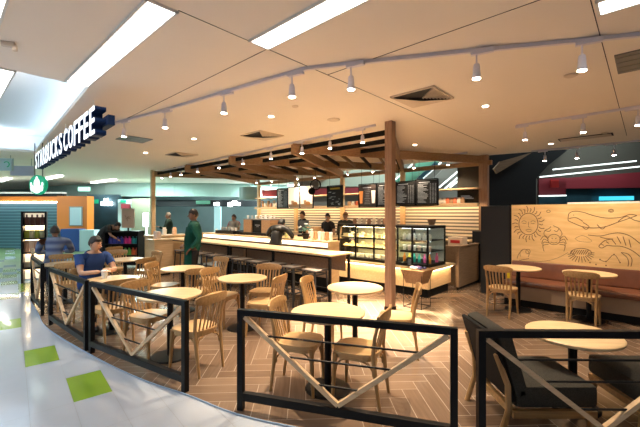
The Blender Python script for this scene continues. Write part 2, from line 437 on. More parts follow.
for px, l, e in zip((124,165,224,292,351,476.5,582), names, (28,38,46,54,56,42,18)):
    x, y = tp(px, 0); lamp(x, y, R(-30), l, e*1.25, 64)
def on_line(p, q, px):
    r = (px-320)/355; a, b = p[0]-r*p[1], q[0]-r*q[1]; s = a/(a-b); return (p[0]+(q[0]-p[0])*s, p[1]+(q[1]-p[1])*s)
for i, px in enumerate((362.5,330,302,271,243,219,197.5,181,170.5,162)):
    x, y = on_line((.98,6.27), (-6.1,13.3), px)
    lamp(x, y, R(137), ORD[i]+' spot lamp from the column on the canopy track', (950,95,75,65,60,50,45,0,35,0)[i], (58,75,75,75,75,80,80,80,80,80)[i], (.24,.22) if i == 0 else (0,0))
for px, l, e in ((525,'unlit looking end lamp of the short track above the mural bench',16),(583,'lit middle lamp of the short track above the mural bench',30),(638,'lamp of the short track above the bench, cut by the right edge',26)):
    x, y = on_line((3.5,6.32), (5.6,4.25), px); lamp(x, y, R(137), l, e, 90, (0,0))
for px, l in ((545,'leftmost of three lamps on the far track'), (577,'middle one of three lamps on the far track'), (614,'rightmost of three lamps on the far track')):
    x, y = on_line((5.3,8.9), (8.6,6.1), px); lamp(x, y, R(137), l, 8)
track('light_track', [ab(9.25,3.4)[:2], ab(9.25,12.9)[:2]], 'white lighting track under the back edge of the canopy')
for i, a in enumerate((3.9,4.9,6.3,7.3,8.8,9.7,11.2,12.2)):
    p = ab(9.25,a); lamp(p[0], p[1], R(137), ORD[i]+' lamp from the right on the track above the menu boards', 24, 95, (-.5,0))
for o, e, size, tilt in lamps:
    if e: spot((0,0,-.27), e*1.7, size, .7, WARM, o, tilt)

# ---------------------------------------------------------------- the sign over the walkway
def rot_face(a):    # letters stand upright, reading along direction a
    return Euler((R(90), 0, a)).to_matrix().to_4x4()
S1, S0 = (-2.73,4.30), (-6.25,7.80)
sdir = Vector((S1[0]-S0[0], S1[1]-S0[1], 0)); slen = sdir.length; sang = math.atan2(sdir.y, sdir.x)
sign = thing('shop_sign', 'long sign of white letters with navy sides reading STARBUCKS COFFEE under the ceiling edge', 'sign', (S0[0],S0[1],2.62), sang)
m = MB(); m.span((.05,.125,.12), (slen+.08,.20,.24)); m.build('backing_rail', M['navy'], sign)
for x in (.4,2.3,4.2):
    m = MB(); m.span((x-.008,.15,.24), (x+.008,.166,CZ-2.62-.002)); m.build('hanger', M['white'], sign)
def letter(ch, x, wdt, h):
    c = bpy.data.curves.new('t', 'FONT'); c.body = ch; c.size = 1; c.extrude = .06; c.offset = .008; c.resolution_u = 3
    o = bpy.data.objects.new('t', c); COL.objects.link(o)
    me = bpy.data.meshes.new_from_object(o.evaluated_get(bpy.context.evaluated_depsgraph_get()))
    COL.objects.unlink(o); bpy.data.objects.remove(o)
    xs = [v.co.x for v in me.vertices]; ys = [v.co.y for v in me.vertices]
    sx = wdt/(max(xs)-min(xs)); sy = h/(max(ys)-min(ys)); x0, y0 = min(xs), min(ys)
    flat = me.copy()
    for v in me.vertices:
        a, b, z = v.co; v.co = ((a-x0)*sx+x, -z*1.0 + .0 + .065, (b-y0)*sy)
    for v in flat.vertices:
        a, b, z = v.co; v.co = ((a-x0)*sx+x, -.004 if z > 0 else -.0005, (b-y0)*sy)
    me.materials.clear(); me.materials.append(M['navy']); flat.materials.clear(); flat.materials.append(M['sign_white'])
    a = bpy.data.objects.new('letter', me); COL.objects.link(a); a.parent = sign
    f = bpy.data.objects.new('letter_face', flat); COL.objects.link(f); f.parent = a
    for d in (me, flat):
        bm = bmesh.new(); bm.from_mesh(d); bmesh.ops.recalc_face_normals(bm, faces=bm.faces); bm.to_mesh(d); bm.free()
txt = 'STARBUCKS'; wn = {'S':.27,'T':.27,'A':.32,'R':.28,'B':.27,'U':.28,'C':.29,'K':.29,'O':.34,'F':.24,'E':.245}
tot = sum(wn[c] for c in 'STARBUCKSCOFFEE') + .075*13 + .16; k = slen/tot; x = 0
for i, ch in enumerate('STARBUCKSCOFFEE'):
    letter(ch, x, wn[ch]*k, .34); x += (wn[ch] + (.16 if i == 8 else .075))*k
# round logo disc: a green ring and a white two-tailed figure
def logo(name, label, loc, rz, r, face=-1):
    t = thing(name, label, 'sign', loc, rz)
    m = MB()
    ring = lambda rr, y: [(rr*math.cos(2*math.pi*i/32), y, rr*math.sin(2*math.pi*i/32)) for i in range(32)]
    def disc(rr, y0, y1):
        k = MB(); a = [k.b.verts.new(p) for p in ring(rr, y0)]; b = [k.b.verts.new(p) for p in ring(rr, y1)]
        k.b.faces.new(a); k.b.faces.new(b[::-1])
        for i in range(32): k.b.faces.new((a[i], a[(i+1)%32], b[(i+1)%32], b[i]))
        return k
    disc(r, 0, .08).build('logo_disc', M['logo_green'], t)
    f = MB()
    def cyl_y(cx, cz, rx, rz_, y0=-.006, y1=0):
        a = [f.b.verts.new((cx*r+rx*r*math.cos(2*math.pi*i/20), y0, cz*r+rz_*r*math.sin(2*math.pi*i/20))) for i in range(20)]
        b = [f.b.verts.new((cx*r+rx*r*math.cos(2*math.pi*i/20), y1, cz*r+rz_*r*math.sin(2*math.pi*i/20))) for i in range(20)]
        f.b.faces.new(a); f.b.faces.new(b[::-1])
        for i in range(20): f.b.faces.new((a[i], a[(i+1)%20], b[(i+1)%20], b[i]))
    cyl_y(0,.12,.38,.55); cyl_y(0,-.45,.55,.45,-.007); cyl_y(0,.72,.12,.14,-.008)
    for s in (-1,1):
        cyl_y(s*.62,-.35,.18,.34,-.006); cyl_y(s*.72,.05,.10,.22,-.009)
    f.build('logo_figure', M['logo_white'], t)
    for s in (-1,1): d = MB(); d.span((s*.5*r-.006,.03,.8*r), (s*.5*r+.006,.05,CZ-loc[2]-.002)); d.build('hanger', M['grey'], t)
logo('round_logo_sign', 'round green and white emblem sign hanging below the far end of the lettering', (-6.3,7.9,2.29), R(-12), .215)
for px0, px1, py0, py1, d, l in ((-6,12,158,170,9.6,'pale hanging directory sign cut by the left edge'), (12,33,165.5,175,10.2,'small pale lilac hanging sign next to the round emblem')):
    x0, x1 = (px0-320)/355*d, (px1-320)/355*d; z0, z1 = 1.65+(213-py1)/355*d, 1.65+(213-py0)/355*d
    t = thing('hanging_sign', l, 'sign', ((x0+x1)/2, d, (z0+z1)/2), R(5))
    m = MB(); m.box((0,0,0), (x1-x0,.08,z1-z0)); m.build('sign_box', M['paleblue'] if px0 < 0 else plain((.5,.55,.72)), t)
    m = MB()
    for s in (-1,1): m.tube([(s*(x1-x0)*.4,0,(z1-z0)/2),(s*(x1-x0)*.4,0,CZ-(z0+z1)/2-.002)], .006, 6)
    m.build('hanger', M['grey'], t)
    if px0 < 0:
        m = MB(); m.tube([(.12+.07*math.cos(a/6), -.045, .0+.07*math.sin(a/6)) for a in range(-8,16)], .012, 6); m.build('sign_mark', M['logo_green'], t)

# ---------------------------------------------------------------- fences
def fence(p, q, label, full=True):
    v = Vector((q[0]-p[0], q[1]-p[1])); L = v.length
    t = thing('railing_section', label, 'railing', (p[0],p[1],0), math.atan2(v.y, v.x), 'black railings round the seating')
    H = .845; w_ = .05
    for x in (w_/2, L-w_/2):
        m = MB(); m.span((x-w_/2,-w_/2,0), (x+w_/2,w_/2,H)); m.build('post', M['black'], t, bevel=.002)
    m = MB(); m.span((w_,-w_/2,H-w_), (L-w_,w_/2,H)); m.build('top_rail', M['black'], t, bevel=.002)
    m = MB(); m.span((w_,-w_/2,.085), (L-w_,w_/2,.15)); m.build('bottom_rail', M['black'], t, bevel=.002)
    c = L/2; zt, zb = H-w_-.012, .165
    for s, x in ((-1,w_+.012),(1,L-w_-.012)):
        m = MB(); m.bar((x,0,zt), (c+s*-.0,0,zb), .034, .034); m.build('wooden_brace', M['pale_strip'], t)
    for z in (.64,.49,.30):
        u = (zt-z)/(zt-zb); x0 = w_+.012+(c-w_-.012)*u
        m = MB(); m.tube([(x0,0,z),(L-x0,0,z)], .0085, 8); m.build('rod', M['black'], t)
    return t
fence((-.69,3.0),(.97,2.50), 'black railing section with a wooden V in front of the nearest round table')
fence((1.09,2.46),(2.82,2.43), 'black railing section in front of the grey lounge chair')
fence((-2.72,4.21),(-1.23,3.28), 'black railing section with a wooden V left of the gap, beside the white mall floor')
fence((-4.02,5.29),(-2.80,4.27), 'short black railing section in front of the man in the blue shirt')
fence((-5.45,6.72),(-4.47,5.72), 'black railing section with bluish top rail beside the striped shirt man')
fence((-6.55,8.1),(-5.52,6.82), 'far black railing section just before the lit retail shelf')

# ---------------------------------------------------------------- chairs, tables, stools
def chair_proto(mat_=None):
    t = thing('dining_chair', 'x', 'chair', (0,0,0), 0, 'oak slat back chairs')
    oak, oaku = M['oak'], M['oak_up']
    m = MB(); prof = []
    for i in range(28):                       # rounded seat, wider at the front (+x)
        a = 2*math.pi*i/28; c, s = math.cos(a), math.sin(a)
        r = (abs(c)**3.2+abs(s)**3.2)**(-1/3.2)
        prof.append((.205*r*c, (.20+.018*c)*r*s))
    m.prism(prof, .425, .452); m.prism([(x*.9,y*.9) for x, y in prof], .385, .426)
    m.build('seat', M['oak_seat'], t, bevel=.004)
    for s in (-1,1):
        m = MB(); m.tube([(.165,s*.165,.43),(.172,s*.17,.25),(.185,s*.182,.0)], [.021,.019,.014], 10); m.build('leg', oaku, t, smooth=True)
        m = MB(); m.tube([(-.235,s*.165,0),(-.205,s*.168,.22),(-.18,s*.172,.44),(-.195,s*.178,.6),(-.235,s*.186,.76)], [.014,.018,.019,.016,.013], 10); m.build('leg', oaku, t, smooth=True)
        for q in (-1,1):                       # bentwood brackets under the seat
            m = MB(); x = .168 if q > 0 else -.188; pts = []
            for i in range(7):
                u = i/6*math.pi/2; pts.append((x-q*(.10*(1-math.cos(u))+.008), s*.16, .27+.115*math.sin(u)))
            m.tube(pts, .009, 6); pts = []
            for i in range(7):
                u = i/6*math.pi/2; pts.append((x, s*(.158-.09*(1-math.cos(u))), .27+.115*math.sin(u)))
            m.tube(pts, .009, 6); m.build('bracket', oaku, t, smooth=True)
    def backx(y, z): return -.18-(z-.44)*.17-.032*(1-(y/.2)**2)
    for i in range(6):
        y = -.125+.05*i
        m = MB(); m.tube([(backx(y,.44)+.03,y*.9,.44),(backx(y,.6)+.012,y*.95,.6),(backx(y,.745),y,.745)], .0115, 6, .6); m.build('slat', oaku, t, smooth=True)
    m = MB(); n = 12; rows = []
    for i in range(n+1):
        y = -.215+.43*i/n; u = abs(y)/.215; h = .050*(1-.55*u**6); zc = .775
        rows.append([(backx(y,.77)-.012,y,zc-h),(backx(y,.77)+.014,y,zc-h),(backx(y,.77)+.006,y,zc+h),(backx(y,.77)-.018,y,zc+h)])
    V_ = [[m.b.verts.new(p) for p in r] for r in rows]
    for i in range(n):
        for k in range(4): m.b.faces.new((V_[i][k], V_[i][(k+1)%4], V_[i+1][(k+1)%4], V_[i+1][k]))
    m.b.faces.new(V_[0][::-1]); m.b.faces.new(V_[-1]); m.build('top_rail', oak, t, bevel=.006, smooth=True)
    return t
CH = chair_proto(); chn = 0
def chair(x, y, deg, label, group=None):
    global chn
    if chn == 0: CH.location = (x,y,0); CH.rotation_euler = (0,0,R(deg)); CH['label'] = label; o = CH
    else: o = dup(CH, (x,y,0), R(deg), label)
    if group: o['group'] = group
    chn += 1; return o
def table_proto():
    t = thing('round_table', 'x', 'table', (0,0,0), 0, 'round oak tables with black pedestals')
    m = MB(); m.lathe([(.333,.700),(.345,.706),(.348,.722),(.343,.728),(.335,.729)], seg=48); m.build('tabletop', M['oak_top'], t, smooth=True)
    m = MB(); m.lathe([(.034,.018),(.034,.69),(.10,.692),(.10,.699)], seg=16); m.build('pedestal', M['black'], t)
    m = MB(); m.lathe([(.215,.0),(.215,.008),(.20,.016),(.04,.022)], seg=32); m.build('base', M['black'], t)
    return t
TB = table_proto(); tbn = 0
def table(x, y, label, z=None):
    global tbn
    if tbn == 0: TB.location = (x,y,0); TB['label'] = label; o = TB
    else: o = dup(TB, (x,y,0), 0, label)
    tbn += 1
    if z: o.scale = (1,1,z)
    return o
table(.075,3.35,'round oak table nearest to the camera, behind the middle railing')
table(.44,4.46,'round oak table standing just left of the tall column')
table(-1.12,5.13,'round oak table in the middle of the floor with its round black base in view')
table(-2.33,6.03,'round oak table in front of the standing barista')
table(-1.73,4.10,'oak table showing above the railing left of the gap')
table(-2.93,5.00,'round oak table at which the man in the blue shirt sits')
table(-3.95,7.2,'oak table at the back left, behind the table of the man in blue')
table(-4.75,6.62,'oak table at the far left, between the striped shirt man and the blue shirt man')
table(3.40,6.09,'round oak table at the left end of the mural bench')
table(4.18,5.52,'round oak table at the middle of the mural bench')
table(4.98,4.80,'round oak table at the mural bench cut off by the right edge')
chair(-.19,3.40,-16,'oak chair left of the nearest table, its back rail rising over the railing')
chair(.35,3.21,156,'oak chair right of the nearest table, seen from the side behind the railing')
chair(-1.33,3.80,151,'oak chair with its back to the gap between the railings')
chair(-2.05,4.27,-22,'oak chair behind the left railing, facing the oak table over the rail')
chair(-2.70,4.62,140,'oak chair whose dark back rail stands between the railing and the blue shirt man')
chair(-3.42,5.33,-38,'oak chair the man in the blue shirt sits on')
chair(-3.47,6.76,153,'oak chair with its slatted back to the camera at the back left table')
chair(-2.63,6.02,-5,'oak chair left of the table in front of the barista')
chair(-1.97,5.62,125,'oak chair with narrow back right of the barista table')
chair(-1.46,5.30,-25,'oak chair left of the table in the middle of the floor')
chair(-2.03,6.6,235,'oak chair partly hidden behind the barista table, near the bar stools')
chair(-.88,5.58,-100,'oak chair facing the camera behind the middle table')
chair(-.76,4.88,160,'oak chair right of the middle table, back turned to the column')
chair(.05,4.58,-20,'oak chair left of the table by the column')
chair(.91,4.20,168,'oak chair just right of the column foot')
chair(-4.36,6.22,120,'oak chair behind the corner where two railings meet')
chair(-5.4,7.45,122,'oak chair carrying the man in the striped shirt')
chair(-3.72,7.62,235,'oak chair behind the back left table, nearest to the condiment cabinet')
chair(-4.55,7.85,-75,'oak chair at the far side of the back left table')
chair(-4.42,7.02,-30,'oak chair between the two back left tables')
chair(-5.35,9.0,150,'oak chair farthest back on the left, before the bending person')
chair(2.98,5.80,47,'oak chair facing the left end of the mural bench')
chair(3.90,5.26,47,'oak chair facing the middle of the mural bench')
chair(4.66,4.50,47,'oak chair facing the mural bench at the right edge of the picture')

def stool_proto():
    t = thing('bar_stool', 'x', 'stool', (0,0,0), 0, 'dark metal bar stools')
    m = MB(); m.box((0,0,.685),(.34,.34,.03)); m.build('seat', M['stool_seat'], t, bevel=.008)
    for sx in (-1,1):
        for sy in (-1,1):
            m = MB(); m.bar((sx*.14,sy*.14,.67),(sx*.18,sy*.18,0), .022,.022); m.build('leg', M['dark_blue_metal'], t)
    for z, k in ((.24,.165),(.62,.145)):
        m = MB()
        for s in (-1,1):
            m.bar((-k,s*k,z),(k,s*k,z),.018,.018); m.bar((s*k,-k,z),(s*k,k,z),.018,.018)
        m.build('footrest' if z < .5 else 'seat_frame', M['dark_blue_metal'], t)
    return t
ST = stool_proto()
for i in range(10):
    p = ab(4.42, 4.2+.53*i)
    l = ORD[i]+' dark metal bar stool from the column end of the bar table'
    if i == 0: ST.location = p; ST.rotation_euler = (0,0,ROT); ST['label'] = l
    else: dup(ST, p, ROT, l)

# ---------------------------------------------------------------- lounge corner
def lounge(name, label, x, y, deg):
    t = thing(name, label, 'lounge chair', (x,y,0), R(deg))
    m = MB()
    for s in (-1,1):
        m.bar((-.30,s*.27,.19),(.31,s*.27,.19),.04,.05)
    m.bar((.29,-.27,.19),(.29,.27,.19),.04,.05); m.bar((-.28,-.27,.19),(-.28,.27,.19),.04,.05)
    m.build('seat_frame', M['oak'], t)
    for s in (-1,1):
        m = MB(); m.bar((.27,s*.265,.2),(.30,s*.28,0),.045,.045); m.build('leg', M['oak_up'], t)
        m = MB(); m.tube([(-.40,s*.28,0),(-.33,s*.28,.22),(-.335,s*.28,.40),(-.41,s*.26,.62)],.022,8); m.build('leg', M['oak_up'], t, smooth=True)
    m = MB(); m.box((.02,0,.315),(.60,.58,.16)); o = m.build('seat_cushion', M['charcoal'], t, bevel=.035, smooth=True)
    rb = Matrix.Rotation(R(-16),4,'Y')
    m = MB(); m.box((-.29,0,.54),(.10,.58,.50), rot=rb); m.build('back_cushion', M['charcoal'], t, bevel=.03, smooth=True)
    m = MB(); m.box((-.365,0,.52),(.03,.57,.50), rot=rb); m.build('back_shell', M['black_matte'], t, bevel=.008)
    return t
lounge('lounge_chair', 'dark grey upholstered lounge chair on an oak frame behind the right railing', 1.70,2.86,0)
lounge('lounge_chair', 'dark grey upholstered lounge chair cut off by the right edge', 2.70,2.88,176)
t = thing('lounge_table', 'large low round oak table between the two lounge chairs', 'table', (2.17,3.05,0), 0)
m = MB(); m.lathe([(.335,.590),(.352,.598),(.355,.618),(.348,.625),(.34,.626)], seg=56); m.build('tabletop', M['oak_top'], t, smooth=True)
m = MB(); m.lathe([(.034,.018),(.034,.58),(.12,.582),(.12,.589)], seg=16); m.build('pedestal', M['black'], t)
m = MB(); m.lathe([(.20,0),(.20,.008),(.185,.016),(.04,.022)], seg=32); m.build('base', M['black'], t)
# ---------------------------------------------------------------- bar, counter, display case (local x = B, local y = A)
def T(name, label, cat, group=None): return thing(name, label, cat, (0,0,0), ROT, group)
def bpart(t, name, m, *boxes, bevel=0.0):
    k = MB()
    for lo, hi in boxes: k.span(lo, hi)
    return k.build(name, m, t, bevel=bevel)
for a0, a1, l in ((3.95,6.98,'high bar table with oak top, its end nearest to the column'), (7.04,10.1,'high bar table with oak top running on behind the standing barista')):
    t = T('bar_table', l, 'bar table', 'high bar tables')
    bpart(t, 'tabletop', M['oak_top'], ((4.52,a0,.915),(5.10,a1,.95)), bevel=.003)
    bpart(t, 'apron', M['brown_panel'], ((4.98,a0+.03,.62),(5.0,a1-.03,.915)))
    bpart(t, 'frame', M['black'], ((4.53,a0,.885),(4.56,a1,.914)), ((5.06,a0,.885),(5.09,a1,.914)))
    for a in (a0, (a0+a1)/2-.02, a1-.04):
        for b in (4.53,5.05): bpart(t, 'leg', M['black'], ((b,a,0),(b+.04,a+.04,.885)))
    bpart(t, 'footrest', M['black'], ((5.055,a0+.04,.2),(5.085,a1-.04,.23)))
t = T('service_counter', 'long service counter with lit lip behind the bar tables', 'counter')
bpart(t, 'worktop', M['oak_top'], ((5.40,4.74,1.045),(5.75,9.8,1.08)), ((5.75,5.5,1.045),(7.2,9.8,1.08)), bevel=.003)
bpart(t, 'lit_lip', M['led_soft'], ((5.44,4.80,.955),(5.47,9.75,1.044)))
bpart(t, 'body', M['bench_base'], ((5.95,5.52,.30),(6.30,9.7,1.04)), ((5.55,4.80,.30),(5.72,5.52,1.04)))
bpart(t, 'support_panel', M['oak_top'], ((5.42,4.75,.0),(5.74,4.79,1.044))); bpart(t, 'support_panel', M['oak_top'], ((5.42,9.76,.18),(5.95,9.80,1.044)))
bpart(t, 'wood_strip', M['light_wood'], ((5.93,5.52,.20),(5.949,9.7,.30)))
bpart(t, 'plinth', M['black_matte'], ((5.98,5.54,0),(6.30,9.7,.20)), ((5.56,4.80,0),(5.72,5.54,.30)))
bpart(t, 'under_shelf', M['brown_panel'], ((5.42,5.52,.93),(5.95,9.75,.954)), ((5.42,4.80,.93),(5.55,5.52,.954)))
t = T('counter_base', 'blond wood counter base with black plinth carrying the glass display case', 'counter')
bpart(t, 'body', M['light_wood'], ((6.48,3.12,.17),(7.55,5.45,.54)))
bpart(t, 'ledge', M['oak_top'], ((6.38,3.04,.54),(7.60,5.46,.585)), bevel=.004)
bpart(t, 'plinth', M['black_matte'], ((6.52,3.16,0),(7.5,5.45,.17)))
bpart(t, 'led_strip', M['led'], ((6.40,3.1,.53),(6.43,5.4,.539)), ((6.5,3.06,.53),(7.5,3.085,.539)))
t = T('half_wall', 'brown wood half wall closing the counter right of the display case', 'partition')
bpart(t, 'panel', M['brown_panel'], ((7.63,2.98,.06),(8.85,3.05,.92)))
bpart(t, 'cap', M['brown_panel'], ((7.61,2.96,.92),(8.87,3.07,.945)))
bpart(t, 'plinth', M['black_matte'], ((7.65,2.99,0),(8.85,3.04,.06)))

def case(name, label, a0, a1, divs, top, end=False):
    b0, b1, z0 = 6.50, 7.3, .587
    t = T(name, label, 'display case')
    bpart(t, 'base', M['black'], ((b0,a0,z0),(b1,a1,z0+.06)))
    bpart(t, 'roof', M['black'], ((b0-.01,a0,top-.05),(b1,a1,top)))
    bpart(t, 'back_panel', plain((.55,.5,.36)) if not end else plain((.6,.62,.6)), ((b1-.03,a0+.02,z0+.06),(b1-.01,a1-.02,top-.05)))
    for a in divs: bpart(t, 'mullion', M['black'], ((b0-.005,a-.016,z0+.06),(b0+.028,a+.016,top-.05)))
    for b in (b1-.03,): 
        for a in (a0,a1-.03): bpart(t, 'corner_post', M['black'], ((b,a,z0+.06),(b+.03,a+.03,top-.05)))
    bpart(t, 'glass', M['glass'], ((b0+.002,a0+.02,z0+.06),(b0+.008,a1-.02,top-.05)))
    bpart(t, 'side_glass', M['glass'], ((b0+.01,a0+.004,z0+.06),(b1-.02,a0+.010,top-.05)))
    zs = [z0+.062+.0, z0+.30, z0+.52]
    for z in zs[1:]:
        bpart(t, 'shelf', M['glass'] if not end else M['black'], ((b0+.12,a0+.03,z-.012),(b1-.04,a1-.03,z)))
        bpart(t, 'shelf_edge', M['black'], ((b0+.10,a0+.03,z-.035),(b0+.12,a1-.03,z)))
    for z in (zs[1]-.016, zs[2]-.016, top-.052): bpart(t, 'led_strip', M['led'] if not end else M['strip_light'], ((b0+.13,a0+.05,z-.008),(b0+.18,a1-.05,z)))
    return zs
zp = case('display_case', 'long glass pastry case with lit shelves left of the wooden column', 3.86,5.42,(3.88,4.4,4.9,5.40),1.40)
zf = case('drinks_case', 'black framed lit chiller case right of the wooden column', 3.13,3.84,(3.15,3.48,3.82),1.40,True)
# food and drinks: one thing per piece
food_rnd = random.Random(11)
FM = [plain((.80,.66,.42),.6), plain((.62,.36,.14),.6), plain((.85,.80,.68),.6), plain((.75,.50,.20),.6), plain((.45,.22,.09),.6)]
shn = ['bottom','middle','top']
def pastry(kind):
    m = MB()
    if kind == 'muffin': m.lathe([(.024,0),(.034,.045),(.042,.052),(.038,.075),(.018,.092),(.004,.095)], seg=12)
    elif kind == 'croissant':
        m.tube([(-.02,-.055,.012),(.006,-.03,.022),(.014,0,.028),(.006,.03,.022),(-.02,.055,.012)], [.007,.019,.027,.019,.007], 8)
    elif kind == 'cake': m.prism([(-.05,-.035),(.05,-.012),(.05,.012),(-.05,.035)], 0, .06)
    elif kind == 'sandwich':
        m.prism([(-.045,-.055),(.045,-.055),(.045,.055)], 0, .028); m.prism([(-.045,-.055),(.045,-.055),(.045,.055)], .034, .062)
        m.prism([(-.042,-.05),(.042,-.05),(.042,.05)], .027, .035)
    elif kind == 'bottle': m.lathe([(.030,0),(.032,.01),(.032,.11),(.014,.145),(.014,.165),(.017,.166),(.017,.185)], seg=12)
    elif kind == 'carton': m.box((0,0,.055),(.06,.06,.11)); m.prism([(-.03,-.03),(.03,-.03),(.03,.03),(-.03,.03)], .11, .112); m.box((0,0,.125),(.06,.008,.03))
    elif kind == 'cup': m.lathe([(.028,0),(.038,.09),(.042,.092),(.042,.10),(.03,.11)], seg=14)
    elif kind == 'mug': m.lathe([(.03,0),(.038,.01),(.038,.085),(.034,.086),(.034,.02)], seg=14); m.tube([(0,.036,.07),(0,.06,.06),(0,.06,.03),(0,.036,.02)],.006,6)
    elif kind == 'jar': m.lathe([(.035,0),(.038,.01),(.038,.09),(.03,.10),(.032,.102),(.032,.12)], seg=14)
    elif kind == 'pouch': m.prism([(-.028,-.045),(.028,-.045),(.028,.045),(-.028,.045)],0,.12); m.box((0,0,.14),(.012,.088,.045))
    elif kind == 'tumbler': m.lathe([(.03,0),(.04,.16),(.043,.161),(.043,.175),(.02,.182)], seg=14)
    return m
PR = {}
def item(kind, mat_, b, a, z, label, cat=None, group=None, rz=0.0, world=False, s=1.0):
    key = (kind, mat_.name)
    if key not in PR: PR[key] = pastry(kind).mesh(kind, mat_, smooth=True)
    o = bpy.data.objects.new(kind if kind != 'cake' else 'cake_slice', PR[key]); COL.objects.link(o)
    o.location = (b, a, z) if world else ab(b, a, z); o.rotation_euler = (0,0,ROT+rz); o.scale = (s,s,s)
    return tag(o, label, cat or kind, group)
kinds = (('sandwich',FM[2],'wrapped sandwich'), ('croissant',FM[3],'golden croissant'), ('muffin',FM[1],'brown muffin'))
for si, z in enumerate(zp):
    kd = (('sandwich',FM[2],'pale wrapped sandwich'), ('croissant',FM[3],'golden croissant'), ('cake',FM[0],'cream coloured cake slice'))[si]
    alt = (('cake',FM[2],'white cake slice'), ('muffin',FM[1],'brown muffin'), ('muffin',FM[0],'pale muffin'))[si]
    for i in range(15):
        k = kd if i % 3 else alt
        item(k[0], k[1], 6.70, 3.95+i*.098, z+.001, '%s on the %s shelf of the pastry case' % (k[2], shn[si]), group='%ss on the %s pastry case shelf' % (k[2], shn[si]), rz=food_rnd.uniform(-.3,.3), s=1.25, cat=k[2].split()[-1])
dc = [(plain((.75,.25,.03)),'orange juice bottle'),(plain((.85,.65,.08)),'yellow juice bottle'),(plain((.05,.45,.32)),'green bottle'),(plain((.75,.12,.3)),'pink drink bottle'),(plain((.8,.78,.7)),'white bottle')]
for si, z in enumerate(zf):
    for i in range(6):
        if si == 0: k = dc[(0,3,2,2,1,0)[i]]; kk = 'bottle'
        elif si == 1: k = ((plain((.82,.62,.5)),'peach coloured salad cup'),(plain((.85,.82,.72)),'white yogurt cup'))[i%2]; kk = 'cup'
        else: k = (plain((.85,.83,.76)),'white sandwich carton'); kk = 'carton'
        item(kk, k[0], 6.70, 3.20+i*.112, z+.001, '%s on the %s shelf of the chiller case' % (k[1], shn[si]), group='%ss on the %s chiller shelf' % (k[1], shn[si]), cat=kk, s=.95)
for i in range(3): item('bottle', dc[3][0], 7.0, 3.19+.0, zf[0]+.001, 'pink drink bottle at the right end of the chiller case', cat='bottle', rz=i) if i == 0 else None
for i in range(9):      # packs standing on top of the pastry case
    item('pouch', (plain((.6,.5,.38)), plain((.8,.72,.58)), plain((.35,.2,.12)))[i%3], 6.9, 4.1+.14*i, 1.402, ('tan','cream','dark brown')[i%3]+' coffee pouch standing on top of the pastry case', 'coffee pouch', ('tan','cream','dark brown')[i%3]+' pouches on the pastry case', s=.85)
# small things at the right end of the counter
t = thing('menu_placard', 'tiny black price placard standing before the chiller case', 'placard', ab(6.44,3.5,.586), ROT)
m = MB(); m.box((0,0,.10),(.012,.10,.18)); m.build('board', M['board'], t); m = MB()
for i in range(5): m.box((-.008,.0,.05+.025*i),(.004,.07,.006))
m.build('writing', M['chalk'], t)
t = thing('coffee_grinder', 'tall black machine standing behind the right end of the chiller case', 'coffee grinder', ab(7.95,3.95,0), ROT)
m = MB(); m.box((0,0,.45),(.5,.6,.9)); m.build('cabinet', M['brown_panel'], t)
m = MB(); m.box((0,-.2,1.12),(.3,.22,.44)); m.build('body', M['black'], t, bevel=.02)
m = MB(); m.lathe([(.05,0),(.10,.16),(.10,.18)], (0,-.2,1.34), 16); m.build('hopper', M['brown_panel'], t)
m = MB(); m.box((-.16,-.2,1.26),(.02,.10,.07)); m.build('display', plain((.1,.45,.5)), t)
t = thing('tip_box', 'white and red boxes on a tray behind the brown half wall', 'box', ab(8.3,3.32,0), ROT)
m = MB(); m.box((.15,0,.45),(.85,.46,.9)); m.build('cabinet', M['brown_panel'], t)
m = MB(); m.box((0,-.05,1.0),(.3,.34,.2)); m.build('box', plain((.78,.66,.52)), t)
m = MB(); m.box((-.155,-.05,1.0),(.006,.22,.07)); m.build('red_label', M['red'], t)
# basket of snacks in front of the case
t = thing('snack_basket', 'tapered brown snack basket on thin wire legs in front of the display case', 'basket', (1.72,6.30,0), ROT)
m = MB()
for s in (-1,1):
    for q in (-1,1): m.tube([(s*.17,q*.17,.66),(s*.17,q*.17,.0)], .006, 6)
    m.tube([(s*.17,-.17,.01),(s*.17,.17,.01)], .006, 6); m.tube([(-.17,s*.17,.01),(.17,s*.17,.01)], .006, 6)
m.build('wire_stand', M['black'], t)
m = MB(); a = [m.b.verts.new(v) for v in ((-.12,-.15,.42),(.12,-.15,.42),(.12,.15,.42),(-.12,.15,.42))]; b = [m.b.verts.new(v) for v in ((-.2,-.22,.66),(.2,-.22,.66),(.2,.22,.66),(-.2,.22,.66))]
m.b.faces.new(a[::-1]); m.b.faces.new(b)
for i in range(4): m.b.faces.new((a[i],a[(i+1)%4],b[(i+1)%4],b[i]))
m.build('bin', M['beam'], t)
m = MB(); m.tube([(-.2,-.22,.665),(.2,-.22,.665),(.2,.22,.665),(-.2,.22,.665),(-.2,-.22,.665)],.012,6); m.build('rim', M['oak'], t)
for i in range(8):
    p = Vector((1.72,6.30,.672)) + Vector((math.cos(i*2.4)*.11*(.4+i%3*.4), math.sin(i*2.4)*.11*(.4+i%3*.4), 0))
    n_, c_ = (('purple',(.12,.05,.25)),('white',(.7,.68,.7)),('dark blue',(.03,.03,.12)))[i%3]
    m = MB(); m.ball((0,0,.022), .05, (1,.75,.42), 12); o = m.build('snack_packet', plain(c_), loc=p, rz=i, smooth=True); tag(o, n_+' snack packet lying in the brown basket before the case', 'snack packet', n_+' snack packets in the basket')

